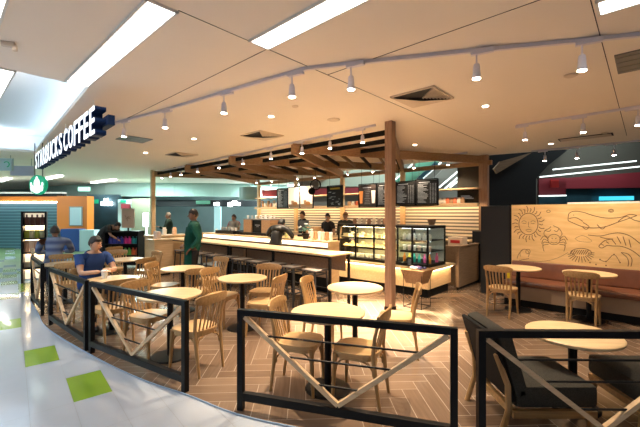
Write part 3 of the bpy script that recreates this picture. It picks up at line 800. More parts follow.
# ---------------------------------------------------------------- things on the service counter (z 1.08)
t = thing('espresso_machine', 'wide espresso machine with wooden side panels and a black centre on the counter', 'coffee machine', ab(5.85,7.45,1.081), ROT)
bx = lambda nm, mt, *bs, bv=0.0: bpart(t, nm, mt, *bs, bevel=bv)
bx('tray', M['black'], ((-.25,-.55,0),(.3,.85,.07)))
bx('side_panel', M['beam'], ((-.2,-.55,.07),(.28,-.20,.40))); bx('side_panel', M['beam'], ((-.2,.22,.07),(.28,.58,.40)))
bx('body', M['black'], ((-.17,-.20,.07),(.28,.22,.40)))
bx('top', M['grey'], ((-.2,-.55,.40),(.28,.58,.43)))
bx('name_mark', M['chalk'], ((-.175,-.10,.26),(-.171,.10,.275)), ((-.175,-.05,.22),(-.171,.05,.23)))
for i in range(11): item('cup', M['white'], 5.72+.2*(i%2), 6.97+.095*i, 1.512, 'white cup stored on top of the espresso machine', 'cup', 'white cups on the espresso machine', s=.8)
t = thing('cup_tray', 'low black tray of white items left of the espresso machine', 'tray', ab(5.75,8.75,1.081), ROT)
bx('tray', M['black'], ((-.25,-.45,0),(.25,.45,.09)))
for i in range(5): item('mug', M['white'], 5.66, 8.4+.17*i, 1.172, 'white mug on the low black tray left of the espresso machine', 'mug', 'white mugs on the black tray')
t = thing('cash_register', 'dark till screen facing the staff behind the counter front', 'till', ab(6.2,6.25,1.081), ROT)
bx('base', M['black'], ((-.12,-.12,0),(.12,.12,.05))); bx('stand', M['black'], ((-.02,-.03,.05),(.02,.03,.2))); bx('screen', M['dark_blue_metal'], ((-.04,-.17,.16),(-.01,.17,.40)))
t = thing('cup_dispenser', 'brown and white cup dispenser on the end of the service counter', 'dispenser', ab(5.95,5.72,1.081), ROT)
bx('case', M['beam'], ((-.1,-.16,0),(.12,.10,.26))); bx('front_panel', M['white'], ((-.106,-.10,.05),(-.1,.04,.22)))
t = thing('flower_pot', 'green plant with pale flowers in a dark pot on the counter', 'plant', ab(5.62,5.62,1.081), ROT)
m = MB(); m.lathe([(.06,0),(.09,.12),(.08,.12)], seg=16); m.build('pot', M['black'], t)
m = MB(); rr = random.Random(4)
for i in range(26):
    a, e = rr.uniform(0,6.28), rr.uniform(.1,1.4); d = rr.uniform(.08,.17)
    m.ball((d*math.cos(a)*math.cos(e), d*math.sin(a)*math.cos(e), .15+d*math.sin(e)), .035, (1,.7,.35), 8, Matrix.Rotation(a,4,'Z'))
m.build('foliage', plain((.03,.12,.09)), t, smooth=True)
m = MB()
for i in range(9):
    a, e = rr.uniform(0,6.28), rr.uniform(.5,1.5); m.ball((.17*math.cos(a)*math.cos(e), .17*math.sin(a)*math.cos(e), .17+.17*math.sin(e)), .02, (1,1,.7), 8)
m.build('flower', plain((.6,.68,.72)), t, smooth=True)
for i in range(6): item('tumbler', (M['white'], plain((.55,.3,.15)), plain((.7,.68,.6)))[i%3], 5.58, 4.84+.11*i, 1.081, ('white','brown','pale grey')[i%3]+' paper cup stack on the counter before the baristas', 'cup stack', ('white','brown','pale grey')[i%3]+' cup stacks on the counter')
item('jar', plain((.6,.62,.25)), 5.60, 6.25, 1.081, 'yellow green jar on the counter right of the person in black')
item('jar', M['white'], 5.6, 9.3, 1.081, 'white jar on the far left end of the service counter')

# condiment cabinet at the left end of the bar
t = thing('condiment_cabinet', 'blond wood condiment cabinet at the left end of the bar', 'cabinet', (0,0,0), ROT)
bx('body', M['light_wood'], ((3.90,9.50,.05),(4.38,9.98,.93))); bx('top', M['oak_top'], ((3.88,9.48,.93),(4.40,10.0,.96)))
bx('rear_body', M['light_wood'], ((4.15,10.2,.05),(5.3,10.8,.98))); bx('rear_top', M['oak_top'], ((4.13,10.18,.98),(5.32,10.82,1.02))); bx('plinth', M['black_matte'], ((3.95,9.55,0),(4.33,9.95,.05)))
m = MB(); m.box((0,0,.09),(.12,.2,.18)); m.box((0,0,.19),(.1,.16,.03)); tag(m.build('napkin_holder', plain((.72,.6,.55)), loc=ab(4.1,9.8,.961), rz=ROT), 'pinkish napkin holder on the front of the condiment cabinet', 'napkin holder')
item('carton', M['white'], 4.55, 10.4, 1.021, 'tall white carton on the rear of the condiment cabinet', s=1.6); item('carton', plain((.8,.55,.4)), 4.85, 10.4, 1.021, 'orange brown carton on the condiment cabinet, nearest to the barista', s=1.6)
item('jar', M['white'], 4.3, 10.45, 1.021, 'small white jar on the condiment cabinet beside the tall carton')

# ---------------------------------------------------------------- wooden canopy
F = [(5.30, 3.25+2.45*k) for k in range(5)]; G = [(9.9, 3.2+2.42*k) for k in range(5)]
t = T('wooden_canopy', 'brown wooden canopy of crossed beams on posts over the service counter', 'canopy')
def beam(p, q, z0=2.96, z1=3.17, w_=.09, mt='beam', nm='beam'):
    m = MB(); m.bar((p[0],p[1],(z0+z1)/2), (q[0],q[1],(z0+z1)/2), w_, z1-z0); return m.build(nm, M[mt], t)
m = MB(); m.box((F[0][0],F[0][1],1.615),(.135,.135,3.225)); m.build('front_column', M['beam_up'], t, bevel=.004)
m = MB(); m.box((F[0][0],F[0][1],.03),(.15,.15,.06)); m.build('column_shoe', M['black'], t)
m = MB(); m.box((F[4][0],F[4][1],1.6),(.13,.13,3.2)); m.build('post', M['light_wood'], t)
for k in range(1,5):
    m = MB(); m.box((G[k][0],G[k][1],1.5),(.12,.12,3.0)); m.build('post', M['light_wood'] if k < 5 else M['beam_up'], t)
m = MB(); m.box((G[0][0],G[0][1],1.6),(.14,.22,3.2)); m.build('post', M['beam_up'], t)
for k in range(5):
    if k >= 1: beam(F[k], G[k-1], 2.975, 3.175)
    if k <= 3: beam(F[k], G[k+1], 2.955, 3.155, .08)
beam((9.9,3.0),(9.9,13.2),2.93,3.05,.08)
# dark slats along the front, then slats bridging the parallel beams
for k in range(1,5):
    for b in (5.42,6.05,6.7):
        s = (b-5.3)/4.6; lo = F[k-1][1] + s*2.42; hi = F[k][1] - s*2.45
        if hi-lo > .25: beam((b,lo+.05),(b,hi-.05),3.04,3.13,.03,'black_matte','slat')
for k in range(0,4):
    for q, s0 in enumerate((.10,.20,.30,.40,.49)):
        a0 = F[k][1]-2.45*s0
        if k == 0: continue
        beam((5.3+4.6*s0+.05, a0+.03),(5.3+4.6*(s0+.49), a0+2.40*.49),3.02,3.11,.03,'black_matte' if (q+k)%2 else 'beam','slat')

# ---------------------------------------------------------------- back bar
t = T('back_bar', 'back wall unit of pale slats and oak shelves behind the baristas', 'shelving')
for k in range(4):
    a0, a1 = G[k][1]+.07, G[k+1][1]-.07
    m = MB()
    for i in range(9): m.span((9.95,a0,1.02+.095*i), (9.985,a1,1.075+.095*i))
    m.build('slat_panel', plain((.90,.85,.74)), t)
    for z in (1.93, 2.34): bpart(t, 'shelf', M['light_wood'], ((9.62,a0,z-.035),(9.98,a1,z)))
for k in range(4):
    a0, a1 = G[k][1]+.07, G[k+1][1]-.07
    bpart(t, 'shelf_lip', M['light_wood'], ((9.60,a0,1.85),(9.62,a1,1.93))); bpart(t, 'led_strip', M['led'], ((9.64,a0+.03,1.882),(9.67,a1-.03,1.893)))
bpart(t, 'back_board', M['wall_grey'], ((10.05,3.2,0),(10.08,13.0,1.86)))
bpart(t, 'dark_panel', M['charcoal'], ((10.0,3.33,1.95),(10.03,3.95,2.95)))
for i in range(3): bpart(t, 'panel_writing', M['chalk'], ((9.992,3.5+.05*i,2.06+.035*i),(9.998,3.85,2.075+.035*i)))
bpart(t, 'worktop', M['oak_top'], ((9.3,3.4,.9),(9.95,12.8,.94)))
bpart(t, 'cabinet', M['brown_panel'], ((9.4,3.4,0),(9.94,12.8,.9)))
cols = [((.42,.25,.13),'brown'),((.62,.57,.48),'white'),((.25,.12,.07),'dark brown'),((.7,.2,.1),'red')]
for i in range(8):
    c = cols[(0,1,3,0,3,1,1,0)[i]]; item('pouch', plain(c[0]), 9.8, 3.72+.105*i, 1.931, c[1]+' coffee bag on the right lower shelf beyond the menu boards', 'coffee bag', c[1]+' coffee bags on the right shelf', s=1.0)
for i in range(9):
    c = cols[(0,2,0,1,1,2,0,1,0)[i]]; item('jar' if i%2 else 'tumbler', plain(c[0]), 9.8, 10.95+.19*i, 1.931, c[1]+(' jar' if i%2 else ' tumbler')+' on the left lower shelf beside the menu boards', 'jar' if i%2 else 'tumbler', c[1]+(' jars' if i%2 else ' tumblers')+' on the left shelf', s=1.5)
for i in range(5):
    c = cols[(1,2,3,1,0)[i]]; item('mug', plain(c[0]), 9.8, 7.0+.16*i, 1.931, c[1]+' mug on the shelf between the two middle menu boards', 'mug', c[1]+' mugs on the middle shelf', s=1.6)

def board(px0, px1, z0, z1, kind, label, B=9.45):
    def aof(px): r = (px-320)/355; d = B/(r*BX[0]+BX[1]); return AX[0]*r*d+AX[1]*d
    a0, a1 = aof(px1), aof(px0); L = a1-a0; H = z1-z0
    t = thing('menu_board', label, 'menu board', ab(B,(a0+a1)/2,z0), ROT, 'menu boards over the counter')
    # local: x = B (front is -x), y = A (picture left is +y)
    bpart(t, 'panel', {'photo':M['cream'],'text':M['board'],'drinks':plain((.05,.035,.03))}[kind.split('_')[0]], ((-.01,-L/2+.02,.02),(.02,L/2-.02,H-.02)))
    m = MB()
    for s in (-1,1): m.span((-.02,s*(L/2)-.012,0),(.03,s*(L/2)+.012,H)); m.span((-.02,-L/2,(s+1)/2*H-.012),(.03,L/2,(s+1)/2*H+.012))
    m.build('frame', M['black'], t)
    m = MB()
    for s in (-1,1): m.tube([(0,s*L*.35,H),(0,s*L*.35,CZ-z0-.002)],.006,6)
    m.build('hanger', M['black'], t)
    r = random.Random(label)
    if kind == 'text':
        m = MB(); m.span((-.014,-.1,H-.09),(-.011,L*.35,H-.07))
        n = int((H-.16)/.035)
        for i in range(n):
            z = H-.13-.035*i; l = r.uniform(.25,.5)*L
            m.span((-.014,L*.40-l,z-.006),(-.011,L*.40,z+.006))
            for q in range(3): m.span((-.014,-L*(.18+.11*q)-.02,z-.005),(-.011,-L*(.18+.11*q)+.02,z+.005))
        m.build('writing', M['chalk'], t)
    if kind == 'text_colour':
        m = MB(); m.span((-.014,-L*.35,H-.13),(-.011,L*.3,H-.07)); m.build('heading', plain((.5,.35,.02)), t)
        m = MB()
        for i in range(22): 
            y, z = r.uniform(-L*.4,L*.3), r.uniform(.06,H-.2); m.span((-.014,y,z),(-.011,y+r.uniform(.04,.12),z+.012))
        m.build('writing', M['chalk'], t)
    if kind == 'photo':
        m = MB(); m.lathe([(.05,0),(.075,.16),(.08,.17)], (0,0,0), 12); m.b.verts.ensure_lookup_table()
        for v in m.b.verts: v.co.x = -.012 + v.co.x*.03
        for q, (y, s_) in enumerate(((.08,1.0),(-.1,1.2))):
            pass
        m.build('cup_picture', plain((.55,.30,.13)), t, loc=(0,L*.1,.12))
        m = MB(); m.ball((-.012,0,0),.10,(.03,1.5,.75),12); m.build('pastry_picture', plain((.55,.22,.05)), t, loc=(0,-L*.1,.17))
        bpart(t, 'picture_table', plain((.42,.25,.12)), ((-.011,-L/2+.025,.025),(-.0102,L/2-.025,.15)))
    if kind == 'drinks':
        for y, c in ((L*.36,M['amber']),(-L*.34,M['cream'])):
            m = MB(); m.lathe([(.05,0),(.075,.38),(.08,.40)], (0,0,0), 12)
            for v in m.b.verts: v.co.x = -.012 + v.co.x*.03
            m.build('drink_picture', c, t, loc=(0,y,.12))
        m = MB(); m.span((-.014,-.14,H-.13),(-.011,.18,H-.10))
        for i in range(9): l = r.uniform(.05,.12); m.span((-.014,-l,H-.2-.055*i),(-.011,l,H-.19-.055*i))
        m.build('writing', M['chalk'], t)
board(277.3,287.8,1.86,2.66,'text','narrow black menu board at the left end of the row of boards')
board(288.2,299.8,1.86,2.68,'photo','bright menu board with a food picture next to the narrow black board')
board(300.2,313,1.86,2.70,'photo','bright menu board with a food picture, right one of two',)
board(327.5,342.4,1.88,2.62,'text_colour','black chalk menu board with a yellow heading between two shelves')
board(359,376.4,1.86,2.60,'drinks','black menu board showing two tall drinks left of the column')
board(376.8,393.5,1.86,2.60,'text','black menu board half hidden behind the wooden column')
board(395.6,415.2,1.89,2.60,'text','black menu board just right of the wooden column')
board(415.8,438,1.89,2.62,'text','black menu board at the right end of the row of boards')
m = MB(); pr = [(.17*math.cos(a*math.pi/16), 0, .17*math.sin(a*math.pi/16)) for a in range(33)]; m.tube(pr, .02, 6)
t = thing('hanging_ring_sign', 'dark round ring sign hanging above the food picture boards', 'sign', (-.15,12.0,2.62), R(10)); m.build('ring', M['black'], t)
m = MB(); m.ball((0,.0,0),.10,(1,.15,1),16); m.build('centre', M['wall_grey'], t)
m = MB(); m.tube([(0,0,.17),(0,0,CZ-2.62-.002)],.006,6); m.build('hanger', M['black'], t)
m = MB(); m.ball((-.13,0,-.22),.12,(1,.2,1),16); m.build('lower_disc', M['black'], t)

# ---------------------------------------------------------------- mural wall and bench
t = T('mural_wall', 'blond wood screen wall with ink drawings of a sun, crab and whale', 'screen wall')
MB0 = 7.62
bpart(t, 'panel', M['mural_wood'], ((MB0,-2.2,.40),(MB0+.08,1.95,1.815)))
bpart(t, 'edge_strip', M['black'], ((MB0-.005,1.95,0),(MB0+.085,1.985,1.83)))
bpart(t, 'foot', M['black_matte'], ((MB0,-2.2,0),(MB0+.08,1.95,.40)))
bpart(t, 'light_rail', M['white'], ((MB0+.02,-.2,1.816),(MB0+.07,1.05,1.85)))
def mp(px, py):      # a spot on the mural's face seen at image place (px, py), as local (A, z)
    r = (px-320)/355; d = MB0/(r*BX[0]+BX[1]); return (AX[0]*r*d+AX[1]*d, 1.65-(py-213)/355*d)
def draw(name, strokes, w_=.006):
    m = MB()
    for st in strokes:
        pts = [(MB0-.001, *mp(*p)) for p in st]
        if len(pts) > 2:
            q = []
            for i in range(len(pts)-1):
                p0, p1, p2, p3 = pts[max(i-1,0)], pts[i], pts[i+1], pts[min(i+2,len(pts)-1)]
                for s in range(4):
                    u = s/4; q.append(tuple(.5*((2*p1[d])+(-p0[d]+p2[d])*u+(2*p0[d]-5*p1[d]+4*p2[d]-p3[d])*u*u+(-p0[d]+3*p1[d]-3*p2[d]+p3[d])*u**3) for d in range(3)))
            q.append(pts[-1]); pts = q
        m.tube(pts, w_, 5)
    for v in m.b.verts: v.co.x = MB0-.0012 + (v.co.x-MB0)*.12
    return m.build(name, M['ink'], t)
ce = lambda cx, cy, rx, ry, a0=0, a1=360, n=14: [(cx+rx*math.cos(R(a0+(a1-a0)*i/n)), cy+ry*math.sin(R(a0+(a1-a0)*i/n))) for i in range(n+1)]
sun = [ce(528.5,223.5,9.6,10.8)]
for i in range(26):
    a = 2*math.pi*i/26; k = 1.0 if i%2 else .86; c, s = math.cos(a), math.sin(a)
    sun.append([(528.5+10.6*c, 223.5+11.8*s), (528.5+13.2*c-1.0*s, 223.5+14.6*s+1.0*c), (528.5+16.4*k*c, 223.5+18.2*k*s)])
draw('sun_drawing', sun, .007)
draw('sun_face', [[(521.5,221.5),(524,220.2),(526.8,221.6)],[(530.5,221.5),(533,220.2),(535.6,221.6)],[(522.5,222.6),(524.5,223.2),(526,222.6)],[(531,222.6),(533,223.2),(534.6,222.6)],[(528.8,221),(528.4,226),(530,226.6)],[(525.5,229.6),(529,228.8),(532,229.6)],[(526.5,230.4),(529,231.4),(531.4,230.4)]], .004)
crab = [ce(554,239,6.2,5.2), [(548,237),(544,234),(545,230),(549,228),(551,226)], [(545,230),(549,231),(551,229)], [(560,237),(562,233),(559,228),(555,226),(553,225)], [(559,228),(557,231),(554,230)]]
for s in (-1,1):
    for i in range(4): crab.append([(554+s*5.5,239+i*1.6),(554+s*(10+i*.3),235.5+i*3.2),(554+s*(13.5-i*1.2),239.5+i*3.8)])
crab += [[(551.5,237.5),(553,238.5)],[(556.5,237.5),(555,238.5)],[(550.5,241.5),(554,242.5),(557.5,241.5)]]
draw('crab_drawing', crab, .0055)
draw('whale_drawing', [[(568,220),(569,213),(575,210.8),(584,212),(593,215),(606,217.5),(620,217),(630,214),(637,215)], [(568,220),(572,222),(582,226),(594,227.5),(606,226),(617,222),(626,219),(637,215)], [(569,218),(576,217.2),(583,221)], [(583,222),(589,226),(586,228.8),(582,226)], [(597,224),(602,228.5),(606,225.5)], [(618,221),(626,216),(634,219.5),(640,221)], [(573,214.5),(574.2,214.7)]], .0065)
draw('seal_drawing', [[(588,234.5),(600,235.5),(612,233),(620,232.5),(630,235.5),(640,243)], [(600,236.5),(606,238),(613,238.5)], [(613,238.5),(605,240),(599,245.5),(602,247.5),(607,245),(613,245.5),(622,246),(632,250),(640,256)], [(601,243.5),(604,245)], [(612,239),(616,244)], [(617,236),(621,243)], [(623,236),(626,245)], [(629,239),(631,247)], [(606,241),(609,243)]], .0065)
sh = [ce(581,252.5,10.5,4.6,170,370)]
for i in range(13): a = R(-8+i*15.5); sh.append([(581+7*math.cos(a), 253+3*math.sin(a)),(581+13.5*math.cos(a), 253.5+8.5*math.sin(a))])
sh += [[(570+i*2.2,254),(573+i*2.2,249.5)] for i in range(8)]
draw('shell_drawing', sh, .006)
draw('moon_drawing', [[(621,252),(628,253.5),(632,259),(631,266)], [(621,252),(627,257),(628.5,262),(628,266)]], .006)
draw('fish_drawing', [ce(524.5,253.5,4.6,4.8,150,400), ce(528,251,2.2,2.2), [(517,258),(519,253),(523,249)], [(519,260),(524,259),(529,258)]], .005)
draw('wave_drawing', [[(516,260),(540,261),(556,258),(568,252)], [(575,238),(583,235),(592,241),(580,241),(575,238)]], .003)
draw('star_drawing', [[(600,259),(606,261),(614,254),(620,262)]] + [ce(x,y,.5,.5,n=6) for x, y in ((600,259),(606,261),(614,254),(620,262),(590,262),(596,264),(606,265))] + [ce(611,210.2,2.6,1.6,n=10), ce(611,210.2,1.4,.8,n=8), ce(548.5,210.8,1.8,1.3,n=8)], .005)
t = T('bench', 'long brown leather bench under the mural wall', 'bench')
bpart(t, 'seat', M['leather'], ((6.98,-2.2,.36),(7.60,1.93,.455)), bevel=.03)
m = MB(); m.box((7.545,-.13,.60),(.10,4.1,.30), rot=Matrix.Rotation(R(8),4,'Y')); m.build('backrest', M['leather'], t, bevel=.02)
bpart(t, 'base', M['bench_base'], ((7.04,-2.2,.12),(7.58,1.93,.36)))
bpart(t, 'plinth', M['black_matte'], ((7.07,-2.2,0),(7.58,1.93,.12)))
t = T('black_partition', 'black panelled partition between the mural wall and the brown half wall', 'partition')
bpart(t, 'upper_panel', M['dark'], ((7.7,2.0,.9),(7.78,2.55,1.80)))
bpart(t, 'lower_panel', M['dark'], ((7.7,2.0,0),(7.78,2.55,.9)))
bpart(t, 'end_block', M['dark'], ((8.9,2.6,0),(9.3,3.15,1.22)))
item('tumbler', plain((.75,.6,.02)), 7.2, 1.90, .456, 'tall yellow bottle standing at the left end of the bench', 'bottle', s=1.2)
# ---------------------------------------------------------------- the mall beyond
def wp(px, py, d): return ((px-320)/355*d, 1.65-(py-213)/355*d)
def slab(px0, px1, py0, py1, d, th=.12):
    x0, z1 = wp(px0, py0, d); x1, z0 = wp(px1, py1, d); return ((x0, d, max(z0,0)), (x1, d+th, z1))
def pslab(pts, d, th=.12):
    m = MB(); P = [wp(x, y, d) for x, y in pts]
    a = [m.b.verts.new((x, d, z)) for x, z in P]; b = [m.b.verts.new((x, d+th, z)) for x, z in P]
    m.b.faces.new(a); m.b.faces.new(b[::-1]); n = len(P)
    for i in range(n): m.b.faces.new((a[i], a[(i+1)%n], b[(i+1)%n], b[i]))
    return m
def S(name, m, lo, hi):
    k = MB(); k.span(lo, hi); return struct(name, k, m)
S('wall_back', M['teal_glass'], (-26,23.5,0), (1.5,23.7,3.3))
S('wall_left', M['teal_dark'], (-24.2,2,0), (-24,23.7,5))
S('wall_far', M['wall_grey'], (-1,17,0), (16,17.2,6.5))
S('wall_right', M['dark'], (12.9,-2.5,0), (13,17,6.5))
k = MB(); k.span((-1,8,6.5),(16,17.2,6.6)); struct('ceiling_void', k, M['wall_grey'])
# curved bulkhead across the mall
k = MB(); C0, r0 = (-8,32), 13.6
pts = [(C0[0]+r0*math.sin(R(a)), C0[1]-r0*math.cos(R(a))) for a in range(-62,45,4)]
for p, q in zip(pts, pts[1:]): k.bar((p[0],p[1],2.88),(q[0],q[1],2.88),.2,.69)
struct('trim_3', k, M['mint'])
# shop with orange front and roller shutter
t = thing('orange_shop', 'closed shop with orange front and dark roller shutter at the far left', 'shop', (-14.2,16.7,0), 0)
def P_(name, m, px0, px1, py0, py1, d, th=.12):
    lo, hi = slab(px0, px1, py0, py1, d, th); k = MB(); k.span((lo[0]+14.2, lo[1]-16.7, lo[2]), (hi[0]+14.2, hi[1]-16.7, hi[2])); return k.build(name, m, t)
P_('roller_shutter', M['shutter'], -25,57,201,250,16.9)
P_('fascia', M['orange'], -25,62,196,201,16.6,.3)
P_('light_edge', M['strip_light'], -25,60,201,202.3,16.55,.1)
P_('top_trim', M['white'], -25,62,191.5,193,16.5,.3); P_('top_band', M['dark'], -25,62,193,196,16.62,.3)
P_('pillar', M['orange'], 57,87,195.5,231,16.4,.5)
P_('poster_frame', M['grey'], 69,82,206,225.5,16.34,.05); P_('poster', M['paleblue'], 70,81,207,224.5,16.32,.03)
k = MB(); lo, hi = slab(60.5,79,228.5,262,15.5,.4); k.span(lo, hi); tag(k.build('blue_hoarding', M['blue']), 'dark blue hoarding panel below the orange pillar', 'hoarding')
k = MB(); lo, hi = slab(79.5,94,229.5,262,15.4,.4); k.span(lo, hi); tag(k.build('pale_cabinet', M['paleblue']), 'pale blue cabinet right of the dark blue hoarding', 'cabinet')
# dark glazed shops, pillars and signs
S('window_1', M['teal_dark'], *slab(87,119,194,236,18,.2))
t = thing('shop_sign_board', 'small lit white shop signs on the dark glazed front left of the white pillar', 'sign', (0,17.9,0))
for a in ((93,98,199,203),(101,112,201,205),(104,108,198,200.5)):
    lo, hi = slab(*a, 17.85, .04); k = MB(); k.span((lo[0],lo[1]-17.9,lo[2]),(hi[0],hi[1]-17.9,hi[2])); k.build('sign_panel', M['strip_light'] if a[0] != 93 else M['logo_green'], t)
S('wall_pillar', plain((.45,.58,.60)), *slab(118,131.5,199,238,17,.6))
k = MB(); lo, hi = slab(121,130,203.5,208,16.9,.08); k.span(lo, hi); tag(k.build('door_sign', M['maroon']), 'small maroon sign on the pale pillar', 'sign')
k = MB(); lo, hi = slab(120.5,125.5,199.5,202,16.9,.08); k.span(lo, hi); tag(k.build('exit_sign', M['logo_green']), 'small green exit sign above the maroon sign on the pale pillar', 'sign')
S('wall_khaki', M['khaki'], *slab(131.5,150,198,240,16.8,.6))
k = MB(); lo, hi = slab(143,148,212.5,226,15.5,.06); k.span(lo, hi); k.span(((lo[0]+hi[0])/2-.03, hi[1], 0), ((lo[0]+hi[0])/2+.03, hi[1]+.05, 1.5)); tag(k.build('lit_screen', M['screen']), 'tall bright screen standing left of the thin wooden post', 'screen')
S('wall_band', M['dark'], *slab(150,262,199.5,206,19,.2))
t = thing('band_signs', 'white lettering signs on the dark band behind the standing barista', 'sign', (0,18.9,0))
for i, a in enumerate(((196,210,200,203.5),(214,219,202,205),(228,232,202,206),(232,237,200.5,204.5),(237,240,202,205))):
    lo, hi = slab(*a, 18.85, .06); k = MB(); k.span((lo[0],lo[1]-18.9,lo[2]),(hi[0],hi[1]-18.9,hi[2])); k.build('sign_panel', M['strip_light'] if i else M['esc_green'], t)
S('trim_4', M['paleblue'], *slab(214,220,206,236,18.6,.3))
k = MB(); lo, hi = slab(78,88.5,186.5,190.5,13,.1); k.span(lo, hi); tag(k.build('exit_sign', plain((.3,.75,.6), .5, emit=(.4,1,.8), es=.8)), 'pale green lit exit sign hanging from the ceiling left of the canopy post', 'sign')
# linear ceiling lights far off
for i, (x0, y0, x1, y1, l) in enumerate(((92.5,182,115,179,'left of the canopy post'), (45,178.5,61,175,'beyond the round emblem sign'), (0,180.5,9,177.5,'at the far left edge'), (174,186,197,184,'just right of the canopy post'), (207,187.5,231,185.5,'second to the right of the canopy post'), (242,187,272,184.5,'behind the canopy beams'), (280,186,310,183,'above the food picture boards'))):
    d0 = 355*1.56/(213-y0); d1 = 355*1.56/(213-y1)
    k = MB(); p = ((x0-320)/355*d0, d0, CZ-.03); q = ((x1-320)/355*d1, d1, CZ-.03); k.bar(p, q, .16, .05)
    tag(k.build('linear_light', M['strip_light']), 'distant white linear ceiling light '+l, 'ceiling light', 'distant linear lights')
# behind the counter
def far(name, m, pts, d, label, cat, th=.15):
    return tag(pslab(pts, d, th).build(name, m), label, cat)
far('shop_fascia', M['maroon'], [(262,189.5),(400,186),(400,194),(262,196)], 15.8, 'long maroon shop fascia seen behind the menu boards', 'fascia')
S('wall_pale', plain((.42,.48,.42)), *slab(318,400,130,186,16.4,.2))
k = MB(); k.lathe([(.45,2.3),(.5,2.32),(.5,2.9),(.45,2.92),(.02,2.93),(.02,3.225)], (-3.4,17.2,0), 24); tag(k.build('glass_drum', M['teal_glass'], smooth=True), 'round pale green drum hanging left of the maroon fascia', 'drum')
t = thing('escalator', 'escalator with green glass side and white light lines behind the menu boards', 'escalator', (0,0,0))
def E_(name, m, pts, d, th): pslab(pts, d, th).build(name, m, t)
E_('balustrade', M['esc_green'], [(384,190),(415,160),(440,160),(417,183),(408,196),(384,200)], 14.5, .05)
E_('truss', M['wall_grey'], [(425,186),(452,160),(470,155),(470,200),(425,200)], 14.9, .1)
for i, (a, b, mt) in enumerate((((391,183),(415,161.5),'cool_led'), ((423,178),(441,162),'cool_led'), ((418,180),(437,162.5),'teal_dark'), ((439,187),(466,164),'cool_led'), ((450,187),(466,174),'cool_led'), ((444,189),(466,170),'cool_led'))):
    p, q = wp(*a, 14.3), wp(*b, 14.3); k = MB(); k.bar((p[0],14.3,p[1]), (q[0],14.3,q[1]), (.06), .05 if i != 2 else .2); k.build('handrail_light' if mt == 'cool_led' else 'skirt', M[mt], t)
t = thing('escalator', 'dark underside of an escalator rising behind the black partition', 'escalator', (0,0,0))
E_('underside', M['dark'], [(486,140),(575,140),(566,151),(548,165),(536,178),(536,205),(486,205)], 12.2, .5)
E_('soffit_panel', M['brown_panel'], [(494,168),(500,161),(532,152),(524,157),(497,173)], 12.0, .1)
S('wall_void', plain((.10,.098,.085)), *slab(536,700,120,178,12.9,.2))
t = thing('red_shop', 'distant shop with maroon fascia and white light lines above the mural wall', 'shop', (0,0,0))
E_('fascia', M['maroon'], [(566,177.5),(660,170),(660,187),(566,188)], 12.6, .2)
E_('window', M['teal_dark'], [(566,188),(660,187),(660,206),(566,206)], 12.7, .1)
E_('red_panel', M['maroon'], [(539,178),(566,177),(566,195),(539,195)], 12.4, .1)
E_('bright_panel', M['red'], [(551,179),(559,179),(559,187),(551,187)], 12.3, .05)
E_('lower_shopfront', M['teal_dark'], [(539,195),(566,195),(566,206),(539,206)], 12.4, .1)
E_('window_light', plain((.05,.5,.7), .5, emit=(.05,.5,.7), es=.6), [(600,196),(634,195.5),(634,199.5),(600,200)], 12.5, .05)
for a, b in (((540,176.5),(640,166)), ((553,169),(636,160.5)), ((539,195.5),(566,195))):
    p, q = wp(*a, 12.2), wp(*b, 12.2); k = MB(); k.bar((p[0],12.2,p[1]), (q[0],12.2,q[1]), .05, .04); k.build('light_line', M['cool_led'], t)

# ---------------------------------------------------------------- lit retail shelf and merchandise stand
def rack(name, label, x, y, rz, W_, H_, levels, lit):
    t = thing(name, label, 'shelf', (x,y,0), rz)
    m = MB()
    for s in (-1,1): m.span((s*W_/2-.02,-.2,0),(s*W_/2+.02,.2,H_))
    m.span((-W_/2,-.2,H_-.04),(W_/2,.2,H_)); m.build('frame', M['black'], t)
    m = MB(); m.span((-W_/2+.02,.17,.05),(W_/2-.02,.19,H_-.04)); m.build('back_panel', M['cream'] if lit else M['black'], t)
    for z in levels:
        m = MB(); m.span((-W_/2+.02,-.19,z-.03),(W_/2-.02,.17,z)); m.build('shelf', M['black'], t)
        if lit: m = MB(); m.span((-W_/2+.03,.10,z-.042),(W_/2-.03,.13,z-.031)); m.build('led_strip', M['led'], t)
    return t
rx, ry, rz = -6.95, 8.65, R(34)
rack('retail_shelf', 'tall black lit retail shelf of coffee goods behind the far left railing', rx, ry, rz, .44, 1.70, (.35,.72,1.06,1.38), True)
def at_rack(x, y, rz, u, v): return (x+u*math.cos(rz)-v*math.sin(rz), y+u*math.sin(rz)+v*math.cos(rz))
for z, cs, nm, kd in ((1.381,[(.10,.03,.02)],'dark brown bag','pouch'), (1.061,[(.35,.38,.04),(.5,.45,.25)],'yellow green jar','jar'), (.721,[(.75,.45,.3),(.8,.6,.45)],'peach coloured cup','tumbler'), (.351,[(.8,.7,.55)],'cream mug','mug')):
    for i in range(4):
        px, py = at_rack(rx, ry, rz, -.15+.1*i, -.02); item(kd, plain(cs[i%len(cs)]), px, py, z, nm+' on the tall lit retail shelf at the left', {'pouch':'coffee bag','jar':'jar','tumbler':'cup','mug':'mug'}[kd], nm+'s on the lit retail shelf', world=True, s=1.5)
rx, ry = -5.95, 10.8
rack('merchandise_stand', 'low black stand of colourful bags behind the back left tables', rx, ry, 0, 1.0, 1.12, (.4,.74), False)
